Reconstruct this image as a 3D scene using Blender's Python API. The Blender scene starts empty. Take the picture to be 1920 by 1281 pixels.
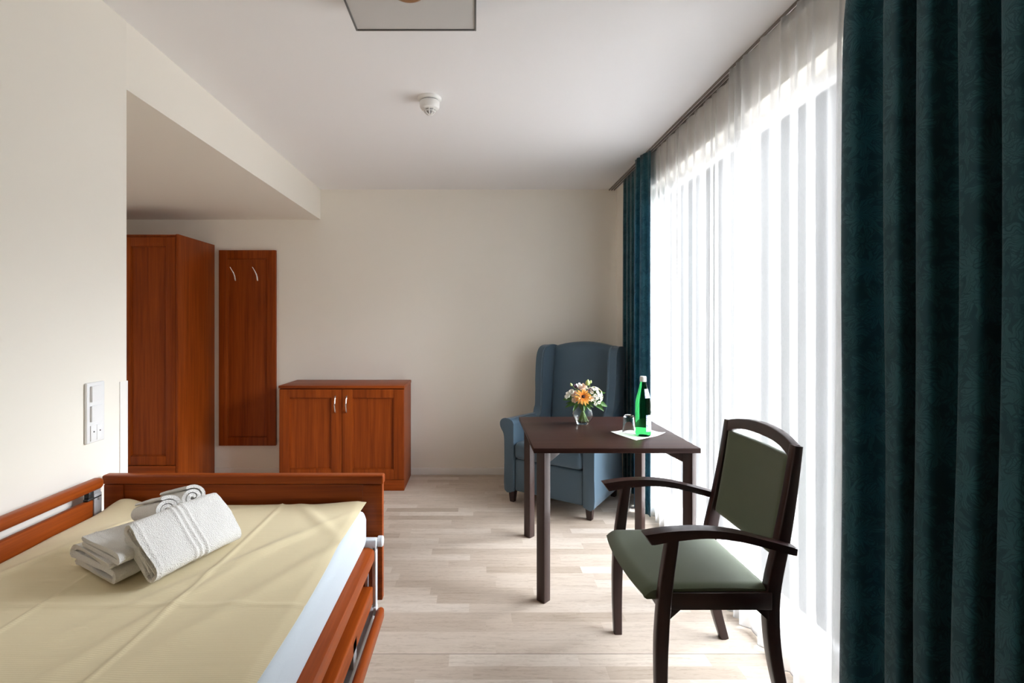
import bpy, bmesh, math, random
from mathutils import Vector, Matrix, noise as mnoise

random.seed(7)
PI = math.pi
SC = bpy.context.scene
COL = SC.collection

# ------------------------------------------------------------------ camera
cam_d = bpy.data.cameras.new('camera')
cam_d.sensor_fit = 'HORIZONTAL'
cam_d.sensor_width = 36.0
cam_d.lens = 36.0 * 950.0 / 1920.0
cam_d.shift_x = (960 - 892) / 1920.0
cam_d.shift_y = -(640.5 - 607) / 1920.0
cam_d.clip_start = 0.02
cam = bpy.data.objects.new('camera', cam_d)
COL.objects.link(cam)
cam.location = (0, 0, 1.35)
cam.rotation_euler = (PI / 2, 0, 0)
SC.camera = cam

# ------------------------------------------------------------------ daylight (overcast sky outside the windows)
world = bpy.data.worlds.new('overcast_sky')
SC.world = world
world.use_nodes = True
wn = world.node_tree
wn.nodes.clear()
w_out = wn.nodes.new('ShaderNodeOutputWorld')
w_bg = wn.nodes.new('ShaderNodeBackground')
w_tc = wn.nodes.new('ShaderNodeTexCoord')
w_sep = wn.nodes.new('ShaderNodeSeparateXYZ')
w_ramp = wn.nodes.new('ShaderNodeValToRGB')
w_map = wn.nodes.new('ShaderNodeMapRange')
w_map.inputs[1].default_value = -1.0
w_map.inputs[2].default_value = 1.0
wn.links.new(w_tc.outputs['Generated'], w_sep.inputs[0])
wn.links.new(w_sep.outputs[2], w_map.inputs[0])
wn.links.new(w_map.outputs[0], w_ramp.inputs[0])
# overcast sky: bright overhead, paler towards the horizon, light ground below
w_ramp.color_ramp.elements[0].position = 0.0
w_ramp.color_ramp.elements[0].color = (0.10, 0.098, 0.094, 1)
w_ramp.color_ramp.elements[1].position = 1.0
w_ramp.color_ramp.elements[1].color = (0.90, 0.95, 1.0, 1)
for w_p, w_c in ((0.49, (0.055, 0.0555, 0.056, 1)), (0.58, (0.058, 0.061, 0.065, 1)), (0.68, (0.50, 0.53, 0.57, 1)), (0.82, (0.84, 0.89, 0.95, 1))):
    w_e = w_ramp.color_ramp.elements.new(w_p)
    w_e.color = w_c
wn.links.new(w_ramp.outputs[0], w_bg.inputs[0])
w_bg.inputs[1].default_value = 28.0
wn.links.new(w_bg.outputs[0], w_out.inputs[0])

def portal(name, y0, y1, z0, z1, x):
    """sky portal in a window opening: only tells the sampler where the sky is"""
    l = bpy.data.lights.new(name, 'AREA')
    l.shape = 'RECTANGLE'
    l.size = y1 - y0
    l.size_y = z1 - z0
    l.cycles.is_portal = True
    o = bpy.data.objects.new(name, l)
    COL.objects.link(o)
    o.location = (x, (y0 + y1) / 2, (z0 + z1) / 2)
    # local x -> world y, local y -> world z, -z -> -x
    o.rotation_euler = Matrix(((0, 0, 1), (1, 0, 0), (0, 1, 0))).to_euler()
    return o

WIN1 = (1.66, 3.84)
WZ = (0.06, 2.335)
portal('window_daylight', WIN1[0], WIN1[1], WZ[0], WZ[1], 1.47)

vs = SC.view_settings
vs.view_transform = 'Standard'
vs.look = 'None'
vs.gamma = 1.0
vs.use_curve_mapping = False
vs.exposure = 1.90
cy = SC.cycles
cy.max_bounces = 16
cy.diffuse_bounces = 9
cy.transparent_max_bounces = 24
cy.transmission_bounces = 12
cy.glossy_bounces = 5

# ------------------------------------------------------------------ material helpers
class NT:
    def __init__(self, name):
        self.m = bpy.data.materials.new(name)
        self.m.use_nodes = True
        self.t = self.m.node_tree
        self.t.nodes.clear()
        self.out = self.t.nodes.new('ShaderNodeOutputMaterial')

    def n(self, kind, **kw):
        nd = self.t.nodes.new('ShaderNode' + kind)
        for k, v in kw.items():
            setattr(nd, k, v)
        return nd

    def l(self, a, b):
        self.t.links.new(a, b)

    def val(self, sock, v):
        if hasattr(v, 'is_output'):
            self.l(v, sock)
        else:
            sock.default_value = v

    def math(self, op, a, b=0.0, c=None):
        nd = self.n('Math', operation=op)
        self.val(nd.inputs[0], a)
        self.val(nd.inputs[1], b)
        if c is not None:
            self.val(nd.inputs[2], c)
        return nd.outputs[0]

    def mix(self, f, a, b, mode='MIX'):
        nd = self.n('Mix', data_type='RGBA', blend_type=mode)
        self.val(nd.inputs[0], f)
        for s, v in ((nd.inputs[6], a), (nd.inputs[7], b)):
            if hasattr(v, 'is_output'):
                self.l(v, s)
            else:
                s.default_value = (*v, 1) if len(v) == 3 else v
        return nd.outputs[2]

    def mapping(self, src, scale, loc=(0, 0, 0)):
        nd = self.n('Mapping')
        nd.inputs['Scale'].default_value = scale
        nd.inputs['Location'].default_value = loc
        self.l(src, nd.inputs['Vector'])
        return nd.outputs[0]

    def noise(self, vec, scale, detail=3, rough=0.55, dist=0.0):
        nd = self.n('TexNoise')
        if vec is not None:
            self.l(vec, nd.inputs['Vector'])
        nd.inputs['Scale'].default_value = scale
        nd.inputs['Detail'].default_value = detail
        nd.inputs['Roughness'].default_value = rough
        nd.inputs['Distortion'].default_value = dist
        return nd.outputs[0]

    def ramp(self, f, *stops):
        nd = self.n('ValToRGB')
        e = nd.color_ramp.elements
        while len(e) < len(stops):
            e.new(0.5)
        for el, (p, c) in zip(e, stops):
            el.position = p
            el.color = (*c, 1) if len(c) == 3 else c
        self.l(f, nd.inputs[0])
        return nd.outputs[0]

    def bump(self, h, strength=0.2, dist=0.01):
        nd = self.n('Bump')
        nd.inputs['Strength'].default_value = strength
        nd.inputs['Distance'].default_value = dist
        self.l(h, nd.inputs['Height'])
        return nd.outputs[0]

    def bsdf(self, color, rough=0.5, normal=None, **kw):
        nd = self.n('BsdfPrincipled')
        s = nd.inputs['Base Color']
        if hasattr(color, 'is_output'):
            self.l(color, s)
        else:
            s.default_value = (*color, 1)
        self.val(nd.inputs['Roughness'], rough)
        if normal is not None:
            self.l(normal, nd.inputs['Normal'])
        for k, v in kw.items():
            self.val(nd.inputs[k.replace('_', ' ')], v)
        self.l(nd.outputs[0], self.out.inputs[0])
        return nd

    def obj(self):
        return self.n('TexCoord').outputs['Object']

    def uv(self):
        return self.n('TexCoord').outputs['UV']


def plain(name, color, rough=0.5, bumpscale=0, bumpstr=0.1, var=0.0, **kw):
    t = NT(name)
    co = t.obj()
    c = color
    if var:
        nz = t.noise(co, 6.0, 3)
        c = t.mix(nz, tuple(max(0, x * (1 - var)) for x in color), tuple(min(1, x * (1 + var)) for x in color))
    nm = None
    if bumpscale:
        nm = t.bump(t.noise(co, bumpscale, 3), bumpstr, 0.002)
    t.bsdf(c, rough, nm, **kw)
    return t.m


def wood(name, axis, dark, mid, light, rough=0.42, fine=1.0, coat=0.0, spec=0.20):
    t = NT(name)
    sc = [26 * fine] * 3
    sc['xyz'.index(axis)] = 1.1 * fine
    v = t.mapping(t.obj(), sc)
    n1 = t.noise(v, 1.0, 5, 0.6, 0.4)
    sc2 = [110 * fine] * 3
    sc2['xyz'.index(axis)] = 2.5 * fine
    n2 = t.noise(t.mapping(t.obj(), sc2), 1.0, 3, 0.6)
    f = t.math('ADD', t.math('MULTIPLY', n1, 0.65), t.math('MULTIPLY', n2, 0.35))
    c = t.ramp(f, (0.30, dark), (0.50, mid), (0.72, light))
    t.bsdf(c, rough, t.bump(n2, 0.06, 0.001), Coat_Weight=coat, Coat_Roughness=0.25, Specular_IOR_Level=spec)
    return t.m


M = {}
M['wall'] = plain('cream_wall_paint', (0.865, 0.825, 0.745), 0.85, 90, 0.05)
M['ceiling'] = plain('white_ceiling_paint', (0.895, 0.885, 0.89), 0.9, 90, 0.04)
M['white_trim'] = plain('white_lacquer', (0.84, 0.82, 0.78), 0.45)
M['window_frame'] = plain('white_window_frame', (0.82, 0.82, 0.82), 0.35)
CH = ((0.155, 0.024, 0.002), (0.255, 0.047, 0.004), (0.36, 0.076, 0.008))
M['cherry_z'] = wood('cherry_wood_upright', 'z', *CH)
M['cherry_x'] = wood('cherry_wood_across', 'x', *CH)
M['cherry_y'] = wood('cherry_wood_lengthwise', 'y', *CH)
WE = ((0.016, 0.0065, 0.005), (0.030, 0.012, 0.009), (0.048, 0.021, 0.016))
M['wenge_x'] = wood('dark_wenge_top', 'x', *WE, rough=0.36, spec=0.15)
M['wenge_z'] = wood('dark_wenge_upright', 'z', *WE, rough=0.35, spec=0.45)
MA = ((0.014, 0.0045, 0.004), (0.024, 0.008, 0.007), (0.036, 0.012, 0.010))
M['mahog'] = wood('dark_stained_beech', 'z', *MA, rough=0.30, spec=0.5)
M['mahog_x'] = wood('dark_stained_beech_across', 'x', *MA, rough=0.28, spec=0.5)
M['metal'] = plain('brushed_steel', (0.62, 0.62, 0.63), 0.35, Metallic=1.0)
M['greymetal'] = plain('grey_painted_steel', (0.42, 0.42, 0.43), 0.4, Metallic=0.3)
M['silver'] = plain('light_grey_plastic', (0.62, 0.64, 0.66), 0.35)
M['black'] = plain('black_plastic', (0.02, 0.02, 0.02), 0.4)
M['chrome'] = plain('satin_chrome', (0.80, 0.78, 0.76), 0.22, Metallic=1.0)
M['switch'] = plain('white_switch_plastic', (0.86, 0.86, 0.86), 0.25)
M['plastic'] = plain('white_plastic', (0.86, 0.85, 0.83), 0.4)
M['bronze'] = plain('bronze_ring', (0.36, 0.20, 0.11), 0.35, Metallic=0.6)
M['rail'] = plain('grey_curtain_rail', (0.20, 0.18, 0.16), 0.5)
M['diffuser'] = plain('grey_lamp_glass', (0.62, 0.61, 0.60), 0.25)
M['lampframe'] = plain('dark_grey_lamp_frame', (0.17, 0.17, 0.17), 0.35, Metallic=0.5)
M['piping'] = plain('blue_piping', (0.10, 0.17, 0.235), 0.5)


def fabric(name, color, scale=420, strength=0.25, rough=0.85, sheen=0.2, var=0.12):
    t = NT(name)
    co = t.obj()
    n1 = t.noise(co, scale, 2)
    n2 = t.noise(co, 5, 3)
    f = t.math('ADD', t.math('MULTIPLY', n1, 0.6), t.math('MULTIPLY', n2, 0.4))
    c = t.mix(f, tuple(x * (1 - 2 * var) for x in color), tuple(x * (1 + 2 * var) for x in color))
    t.bsdf(c, rough, t.bump(n1, strength, 0.001), Sheen_Weight=sheen, Sheen_Roughness=0.5, Specular_IOR_Level=0.25)
    return t.m


M['green_fabric'] = fabric('olive_green_upholstery', (0.094, 0.115, 0.066), sheen=0.3)
M['blue_fabric'] = fabric('steel_blue_upholstery', (0.072, 0.118, 0.160), 700, 0.12, rough=0.40, sheen=0.15, var=0.05)
M['mattress'] = fabric('pale_blue_mattress_cover', (0.53, 0.58, 0.62), 300, 0.15, sheen=0.05, var=0.02)


def mk_sheet():
    t = NT('pale_yellow_cotton')
    co = t.obj()
    wv = t.n('TexWave', wave_type='BANDS', bands_direction='Y')
    t.l(co, wv.inputs['Vector'])
    wv.inputs['Scale'].default_value = 55
    wv.inputs['Distortion'].default_value = 0.4
    n = t.noise(co, 30, 3)
    h = t.math('ADD', t.math('MULTIPLY', wv.outputs['Fac'], 0.5), n)
    c = t.mix(t.math('MULTIPLY', wv.outputs['Fac'], 0.5), (0.71, 0.61, 0.385), (0.75, 0.65, 0.43))
    t.bsdf(c, 0.75, t.bump(h, 0.15, 0.002), Sheen_Weight=0.1)
    return t.m


M['sheet'] = mk_sheet()


def mk_towel(name, c0, c1):
    t = NT(name)
    co = t.obj()
    v = t.n('TexVoronoi')
    t.l(co, v.inputs['Vector'])
    v.inputs['Scale'].default_value = 420
    n = t.noise(co, 150, 4, 0.7)
    h = t.math('ADD', v.outputs['Distance'], t.math('MULTIPLY', n, 1.2))
    c = t.mix(n, c0, c1)
    t.bsdf(c, 0.95, t.bump(h, 0.6, 0.003), Sheen_Weight=0.3, Specular_IOR_Level=0.1)
    return t.m


M['towel'] = mk_towel('white_terry_towel', (0.72, 0.70, 0.66), (0.86, 0.85, 0.82))


def mk_floor():
    t = NT('light_oak_strip_floor')
    co = t.obj()
    sp = t.n('SeparateXYZ')
    t.l(co, sp.inputs[0])
    x, y = sp.outputs[0], sp.outputs[1]
    row = t.math('FLOOR', t.math('DIVIDE', t.math('SUBTRACT', y, 2.07), 0.0745))
    wr = t.n('TexWhiteNoise', noise_dimensions='1D')
    t.l(row, wr.inputs['W'])
    xo = t.math('ADD', x, t.math('MULTIPLY', wr.outputs['Value'], 7.0))
    pl = t.math('FLOOR', t.math('DIVIDE', xo, 0.52))
    cmb = t.n('CombineXYZ')
    t.l(row, cmb.inputs[0])
    t.l(pl, cmb.inputs[1])
    wp = t.n('TexWhiteNoise', noise_dimensions='2D')
    t.l(cmb.outputs[0], wp.inputs['Vector'])
    r = wp.outputs['Value']
    base = t.ramp(r, (0.0, (0.48, 0.395, 0.315)), (0.35, (0.585, 0.495, 0.41)), (0.7, (0.64, 0.555, 0.47)), (1.0, (0.70, 0.625, 0.545)))
    # grain, shifted per strip
    cm2 = t.n('CombineXYZ')
    t.l(t.math('ADD', t.math('MULTIPLY', x, 5.0), t.math('MULTIPLY', r, 90.0)), cm2.inputs[0])
    t.l(t.math('MULTIPLY', y, 60.0), cm2.inputs[1])
    g1 = t.noise(cm2.outputs[0], 1.0, 5, 0.65, 0.6)
    cm3 = t.n('CombineXYZ')
    t.l(t.math('ADD', t.math('MULTIPLY', x, 22.0), t.math('MULTIPLY', r, 50.0)), cm3.inputs[0])
    t.l(t.math('MULTIPLY', y, 70.0), cm3.inputs[1])
    g2 = t.noise(cm3.outputs[0], 1.0, 4, 0.6, 1.5)
    g = t.math('ADD', t.math('MULTIPLY', g1, 0.6), t.math('MULTIPLY', g2, 0.4))
    gcol = t.ramp(g, (0.32, (0.74, 0.70, 0.66)), (0.5, (0.97, 0.96, 0.95)), (0.7, (1.05, 1.05, 1.05)))
    c = t.mix(1.0, base, gcol, 'MULTIPLY')
    # sheet seam of the vinyl covering
    d = t.math('ABSOLUTE', t.math('SUBTRACT', y, 2.07))
    seam = t.math('LESS_THAN', d, 0.0016)
    c = t.mix(t.math('MULTIPLY', seam, 0.75), c, (0.10, 0.08, 0.06))
    t.bsdf(c, t.math('ADD', t.math('MULTIPLY', g, 0.15), 0.40), t.bump(g, 0.06, 0.001), Specular_IOR_Level=0.35)
    return t.m


M['floor'] = mk_floor()


def mk_damask(name, base, light, dark):
    t = NT(name)
    uv = t.uv()
    nz = t.n('TexNoise')
    t.l(uv, nz.inputs['Vector'])
    nz.inputs['Scale'].default_value = 14
    nz.inputs['Detail'].default_value = 2
    off = t.n('VectorMath', operation='SCALE')
    t.l(nz.outputs['Color'], off.inputs[0])
    off.inputs['Scale'].default_value = 0.075
    vec = t.n('VectorMath', operation='ADD')
    t.l(uv, vec.inputs[0])
    t.l(off.outputs[0], vec.inputs[1])

    def blossoms(scale, petals, r0, amp, loc):
        mp = t.mapping(vec.outputs[0], (scale, scale, scale), loc)
        vo = t.n('TexVoronoi', voronoi_dimensions='2D', feature='F1')
        t.l(mp, vo.inputs['Vector'])
        vo.inputs['Scale'].default_value = 1.0
        vo.inputs['Randomness'].default_value = 0.7
        dv = t.n('VectorMath', operation='SUBTRACT')
        t.l(mp, dv.inputs[0])
        t.l(vo.outputs['Position'], dv.inputs[1])
        sp = t.n('SeparateXYZ')
        t.l(dv.outputs[0], sp.inputs[0])
        ang = t.math('ARCTAN2', sp.outputs[1], sp.outputs[0])
        col = t.n('SeparateColor')
        t.l(vo.outputs['Color'], col.inputs[0])
        ph = t.math('MULTIPLY', col.outputs[0], 6.28)
        cs = t.math('ABSOLUTE', t.math('COSINE', t.math('ADD', t.math('MULTIPLY', ang, petals / 2.0), ph)))
        rad = t.math('ADD', r0, t.math('MULTIPLY', cs, amp))
        d = vo.outputs['Distance']
        inside = t.math('LESS_THAN', d, rad)
        line = t.math('LESS_THAN', t.math('ABSOLUTE', t.math('SUBTRACT', d, t.math('MULTIPLY', rad, 0.93))), 0.018)
        vein = t.math('MULTIPLY', inside, t.math('LESS_THAN', t.math('ABSOLUTE', t.math('SUBTRACT', cs, 0.93)), 0.035))
        return inside, t.math('MAXIMUM', vein, line)

    a, va = blossoms(6.0, 9, 0.20, 0.26, (0, 0, 0))
    b, vb = blossoms(11.0, 5, 0.10, 0.36, (3.3, 1.7, 0))
    c3, vc = blossoms(21.0, 3, 0.06, 0.44, (1.1, 5.2, 0))
    both = t.math('MAXIMUM', a, t.math('MAXIMUM', t.math('MULTIPLY', b, 0.8), t.math('MULTIPLY', c3, 0.6)))
    vein = t.math('MAXIMUM', va, t.math('MAXIMUM', vb, t.math('MULTIPLY', vc, 0.6)))
    pat = t.math('SUBTRACT', both, t.math('MULTIPLY', vein, 0.9))
    pat = t.math('MAXIMUM', pat, 0.0)
    fine = t.noise(uv, 260, 2)
    c = t.mix(pat, dark, light)
    c = t.mix(t.math('MULTIPLY', fine, 0.35), c, base)
    pb = t.bsdf(c, t.math('SUBTRACT', 0.75, t.math('MULTIPLY', pat, 0.2)), t.bump(fine, 0.15, 0.001), Sheen_Weight=0.25, Sheen_Roughness=0.4, Specular_IOR_Level=0.3)
    trn = t.n('BsdfTranslucent')
    t.l(t.mix(pat, (0.045, 0.20, 0.30), (0.09, 0.30, 0.42)), trn.inputs[0])
    mx = t.n('MixShader')
    mx.inputs[0].default_value = 0.22
    t.l(pb.outputs[0], mx.inputs[1])
    t.l(trn.outputs[0], mx.inputs[2])
    t.l(mx.outputs[0], t.out.inputs[0])
    return t.m


M['teal'] = mk_damask('teal_damask', (0.016, 0.090, 0.118), (0.024, 0.122, 0.150), (0.012, 0.064, 0.085))


def mk_sheer():
    t = NT('white_voile')
    uv = t.uv()
    wv = t.noise(t.mapping(uv, (900, 60, 1)), 1.0, 2)
    dif = t.n('BsdfDiffuse')
    dif.inputs[0].default_value = (0.84, 0.83, 0.81, 1)
    tr = t.n('BsdfTranslucent')
    tr.inputs[0].default_value = (0.37, 0.37, 0.37, 1)
    tp = t.n('BsdfTransparent')
    m1 = t.n('MixShader')
    m1.inputs[0].default_value = 0.50
    t.l(dif.outputs[0], m1.inputs[1])
    t.l(tr.outputs[0], m1.inputs[2])
    # open weave: more threads in the way at grazing angles
    lw = t.n('LayerWeight')
    lw.inputs[0].default_value = 0.5
    op = t.math('ADD', 0.42, t.math('MULTIPLY', lw.outputs['Facing'], 0.56))
    op = t.math('ADD', op, t.math('MULTIPLY', t.math('SUBTRACT', wv, 0.5), 0.10))
    op = t.math('MINIMUM', op, 0.97)
    m2 = t.n('MixShader')
    t.l(op, m2.inputs[0])
    t.l(tp.outputs[0], m2.inputs[1])
    t.l(m1.outputs[0], m2.inputs[2])
    t.l(m2.outputs[0], t.out.inputs[0])
    return t.m


M['sheer'] = mk_sheer()
M['hem'] = plain('grey_hem_cord', (0.42, 0.41, 0.40), 0.8)


def mk_pane():
    t = NT('window_glass')
    tp = t.n('BsdfTransparent')
    gl = t.n('BsdfGlossy')
    gl.inputs['Roughness'].default_value = 0.02
    fr = t.n('Fresnel')
    fr.inputs[0].default_value = 1.45
    m = t.n('MixShader')
    t.l(fr.outputs[0], m.inputs[0])
    t.l(tp.outputs[0], m.inputs[1])
    t.l(gl.outputs[0], m.inputs[2])
    t.l(m.outputs[0], t.out.inputs[0])
    return t.m


M['pane'] = mk_pane()


def glass(name, color, rough=0.0, ior=1.45):
    t = NT(name)
    t.bsdf(color, rough, None, Transmission_Weight=1.0, IOR=ior)
    return t.m


M['glass'] = glass('clear_glass', (0.97, 0.99, 0.98), 0.0, 1.2)
M['green_glass'] = glass('green_bottle_glass', (0.05, 0.46, 0.12), 0.05, 1.09)
M['paper'] = plain('white_paper', (0.88, 0.87, 0.85), 0.8, 200, 0.1)


def mk_label():
    t = NT('pale_blue_bottle_label')
    n = t.noise(t.mapping(t.obj(), (160, 160, 210)), 1.0, 2)
    c = t.ramp(n, (0.50, (0.72, 0.78, 0.90)), (0.60, (0.20, 0.30, 0.62)))
    t.bsdf(c, 0.5)
    return t.m


M['label'] = mk_label()
M['cap'] = plain('white_bottle_cap', (0.85, 0.85, 0.83), 0.4)
M['stem'] = plain('green_stem', (0.13, 0.22, 0.05), 0.5, var=0.3)
M['leaf'] = plain('dark_green_leaf', (0.045, 0.13, 0.018), 0.35, 60, 0.2, var=0.35)
M['leaf_pale'] = plain('pale_green_bud', (0.42, 0.52, 0.18), 0.5, var=0.2)
M['petal_white'] = plain('white_petal', (0.88, 0.87, 0.80), 0.6)
M['petal_pink'] = plain('blush_pink_petal', (0.86, 0.66, 0.52), 0.6, var=0.15)
M['petal_purple'] = plain('plum_petal', (0.10, 0.02, 0.06), 0.6)
M['flower_yellow'] = plain('yellow_green_flower_eye', (0.50, 0.48, 0.10), 0.7)
M['gerbera_eye'] = plain('dark_brown_flower_eye', (0.045, 0.010, 0.006), 0.8, 300, 0.4)
M['petal_orange'] = plain('orange_petal', (0.92, 0.46, 0.09), 0.5, var=0.25)
M['petal_deep'] = plain('deep_orange_petal', (0.86, 0.28, 0.03), 0.5, var=0.2)

# ------------------------------------------------------------------ mesh helpers
ROOT = {}


def bmn():
    return bmesh.new()


def box(bm, lo, hi, bev=0.0, seg=2):
    lo = Vector(lo)
    hi = Vector(hi)
    vs = [bm.verts.new((x, y, z)) for x in (lo.x, hi.x) for y in (lo.y, hi.y) for z in (lo.z, hi.z)]
    q = [(0, 1, 3, 2), (4, 6, 7, 5), (0, 4, 5, 1), (2, 3, 7, 6), (0, 2, 6, 4), (1, 5, 7, 3)]
    fs = [bm.faces.new([vs[i] for i in f]) for f in q]
    if bev > 0:
        es = list({e for f in fs for e in f.edges})
        bmesh.ops.bevel(bm, geom=es, offset=bev, segments=seg, profile=0.5, affect='EDGES')
    return vs


def prism(bm, poly, mapf, a, b, bev=0.0, seg=2):
    """extrude a 2-D outline; mapf(p, q, t) -> 3-D point"""
    v0 = [bm.verts.new(mapf(p, q, a)) for p, q in poly]
    v1 = [bm.verts.new(mapf(p, q, b)) for p, q in poly]
    n = len(poly)
    f0 = bm.faces.new(v0)
    f1 = bm.faces.new(v1[::-1])
    for i in range(n):
        bm.faces.new((v0[i], v1[i], v1[(i + 1) % n], v0[(i + 1) % n]))
    if bev > 0:
        es = list(f0.edges) + list(f1.edges)
        bmesh.ops.bevel(bm, geom=es, offset=bev, segments=seg, profile=0.5, affect='EDGES', clamp_overlap=True)


def rrect(w, h, r, n=3):
    r = min(r, w * 0.49, h * 0.49)
    pts = []
    for cx, cy_, a0 in ((w / 2 - r, h / 2 - r, 0), (-w / 2 + r, h / 2 - r, PI / 2), (-w / 2 + r, -h / 2 + r, PI), (w / 2 - r, -h / 2 + r, 1.5 * PI)):
        for i in range(n + 1):
            a = a0 + PI / 2 * i / n
            pts.append((cx + r * math.cos(a), cy_ + r * math.sin(a)))
    return pts


def catmull(pts, k=6):
    pts = [Vector(p) for p in pts]
    out = []
    for i in range(len(pts) - 1):
        p0 = pts[max(i - 1, 0)]
        p1, p2 = pts[i], pts[i + 1]
        p3 = pts[min(i + 2, len(pts) - 1)]
        for j in range(k):
            t = j / k
            out.append(0.5 * ((2 * p1) + (-p0 + p2) * t + (2 * p0 - 5 * p1 + 4 * p2 - p3) * t * t + (-p0 + 3 * p1 - 3 * p2 + p3) * t ** 3))
    out.append(pts[-1])
    return out


def lerp_list(vals, n):
    out = []
    for i in range(n):
        f = i / (n - 1) * (len(vals) - 1)
        k = min(int(f), len(vals) - 2)
        out.append(vals[k] + (vals[k + 1] - vals[k]) * (f - k))
    return out


def sweep(bm, pts, ws, hs, side=(0, 1, 0), r=0.006, n=3):
    """rounded-rectangle section swept along pts; h along side, w across"""
    side = Vector(side).normalized()
    pts = [Vector(p) for p in pts]
    m = len(pts)
    ws = lerp_list(ws, m) if len(ws) != m else ws
    hs = lerp_list(hs, m) if len(hs) != m else hs
    rings = []
    for i, p in enumerate(pts):
        t = (pts[min(i + 1, m - 1)] - pts[max(i - 1, 0)]).normalized()
        nrm = side.cross(t).normalized()
        sd = t.cross(nrm).normalized()
        rings.append([bm.verts.new(p + nrm * a + sd * b) for a, b in rrect(ws[i], hs[i], r, n)])
    k = len(rings[0])
    for i in range(m - 1):
        for j in range(k):
            bm.faces.new((rings[i][j], rings[i][(j + 1) % k], rings[i + 1][(j + 1) % k], rings[i + 1][j]))
    bm.faces.new(rings[0][::-1])
    bm.faces.new(rings[-1])


def tube(bm, pts, r, n=10):
    pts = [Vector(p) for p in pts]
    m = len(pts)
    rs = lerp_list(r, m) if isinstance(r, (list, tuple)) else [r] * m
    rings = []
    ref = Vector((0.3, 0.2, 0.93))
    for i, p in enumerate(pts):
        t = (pts[min(i + 1, m - 1)] - pts[max(i - 1, 0)]).normalized()
        if abs(t.dot(ref)) > 0.95:
            ref = Vector((0.9, 0.3, 0.1))
        a = t.cross(ref).normalized()
        b = t.cross(a).normalized()
        rings.append([bm.verts.new(p + (a * math.cos(2 * PI * j / n) + b * math.sin(2 * PI * j / n)) * rs[i]) for j in range(n)])
    for i in range(m - 1):
        for j in range(n):
            bm.faces.new((rings[i][j], rings[i][(j + 1) % n], rings[i + 1][(j + 1) % n], rings[i + 1][j]))
    bm.faces.new(rings[0][::-1])
    bm.faces.new(rings[-1])


def lathe(bm, prof, c=(0, 0, 0), n=32, axis='z'):
    c = Vector(c)

    def P(r, h, a):
        if axis == 'z':
            return c + Vector((r * math.cos(a), r * math.sin(a), h))
        if axis == 'x':
            return c + Vector((h, r * math.cos(a), r * math.sin(a)))
        return c + Vector((r * math.cos(a), h, r * math.sin(a)))
    rings = []
    for r, h in prof:
        if r < 1e-6:
            rings.append([bm.verts.new(P(0, h, 0))])
        else:
            rings.append([bm.verts.new(P(r, h, 2 * PI * j / n)) for j in range(n)])
    for a, b in zip(rings, rings[1:]):
        for j in range(n):
            j2 = (j + 1) % n
            if len(a) == 1 and len(b) == 1:
                continue
            if len(a) == 1:
                bm.faces.new((a[0], b[j], b[j2]))
            elif len(b) == 1:
                bm.faces.new((a[j], a[j2], b[0]))
            else:
                bm.faces.new((a[j], a[j2], b[j2], b[j]))


def grid(bm, nu, nv, f, uvf=None):
    vs = [[bm.verts.new(f(i / (nu - 1), j / (nv - 1))) for j in range(nv)] for i in range(nu)]
    lay = bm.loops.layers.uv.verify() if uvf else None
    for i in range(nu - 1):
        for j in range(nv - 1):
            fc = bm.faces.new((vs[i][j], vs[i + 1][j], vs[i + 1][j + 1], vs[i][j + 1]))
            if lay:
                for lp, (a, b) in zip(fc.loops, ((i, j), (i + 1, j), (i + 1, j + 1), (i, j + 1))):
                    lp[lay].uv = uvf(a / (nu - 1), b / (nv - 1))
    return vs


def ball(bm, c, r, seg=10, sz=1.0):
    c = Vector(c)
    k = seg // 2
    lathe(bm, [(r * math.sin(PI * i / k), -r * sz * math.cos(PI * i / k)) for i in range(k + 1)], c, seg)


def tagit(o, label=None, cat=None, group=None, kind=None):
    if label:
        o['label'] = label
    if cat:
        o['category'] = cat
    if group:
        o['group'] = group
    if kind:
        o['kind'] = kind
    return o


def thing(name, loc, label, cat, rz=0.0, group=None):
    o = bpy.data.objects.new(name, None)
    o.empty_display_size = 0.1
    COL.objects.link(o)
    o.location = loc
    o.rotation_euler = (0, 0, rz)
    ROOT[o.name] = Matrix.Translation(Vector(loc)) @ Matrix.Rotation(rz, 4, 'Z')
    return tagit(o, label, cat, group)


def obj(name, bm, mat, parent=None, local=False, label=None, smooth=38, normals=True, origin=None):
    """link bm as ONE mesh object. Points are world points unless local=True."""
    if normals:
        bmesh.ops.recalc_face_normals(bm, faces=bm.faces[:])
    if parent is not None:
        mat4 = ROOT[parent.name]
        if not local:
            bm.transform(mat4.inverted())
    elif origin is not None:
        bm.transform(Matrix.Translation(-Vector(origin)))
    me = bpy.data.meshes.new(name)
    bm.to_mesh(me)
    bm.free()
    mats = mat if isinstance(mat, (list, tuple)) else [mat]
    for m_ in mats:
        me.materials.append(m_)
    for p in me.polygons:
        p.use_smooth = True
    me.set_sharp_from_angle(angle=math.radians(smooth))
    o = bpy.data.objects.new(name, me)
    COL.objects.link(o)
    if parent is not None:
        o.parent = parent
        ROOT[o.name] = ROOT[parent.name]
    elif origin is not None:
        o.location = origin
    if label:
        o['label'] = label
    return o


def struct(name, bm, mat, label, cat, parent=None):
    o = obj(name, bm, mat, parent)
    if parent is None:
        tagit(o, label, cat, kind='structure')
        ROOT[o.name] = Matrix.Identity(4)
    return o


# ================================================================== the room
XL, XR, YB, YF, ZC = -1.384, 1.26, 4.53, -1.60, 2.55
XA = -3.35          # far side of the alcove
YE = 2.01           # where the left wall ends
ZB = 2.28           # underside of the bulkhead

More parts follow.
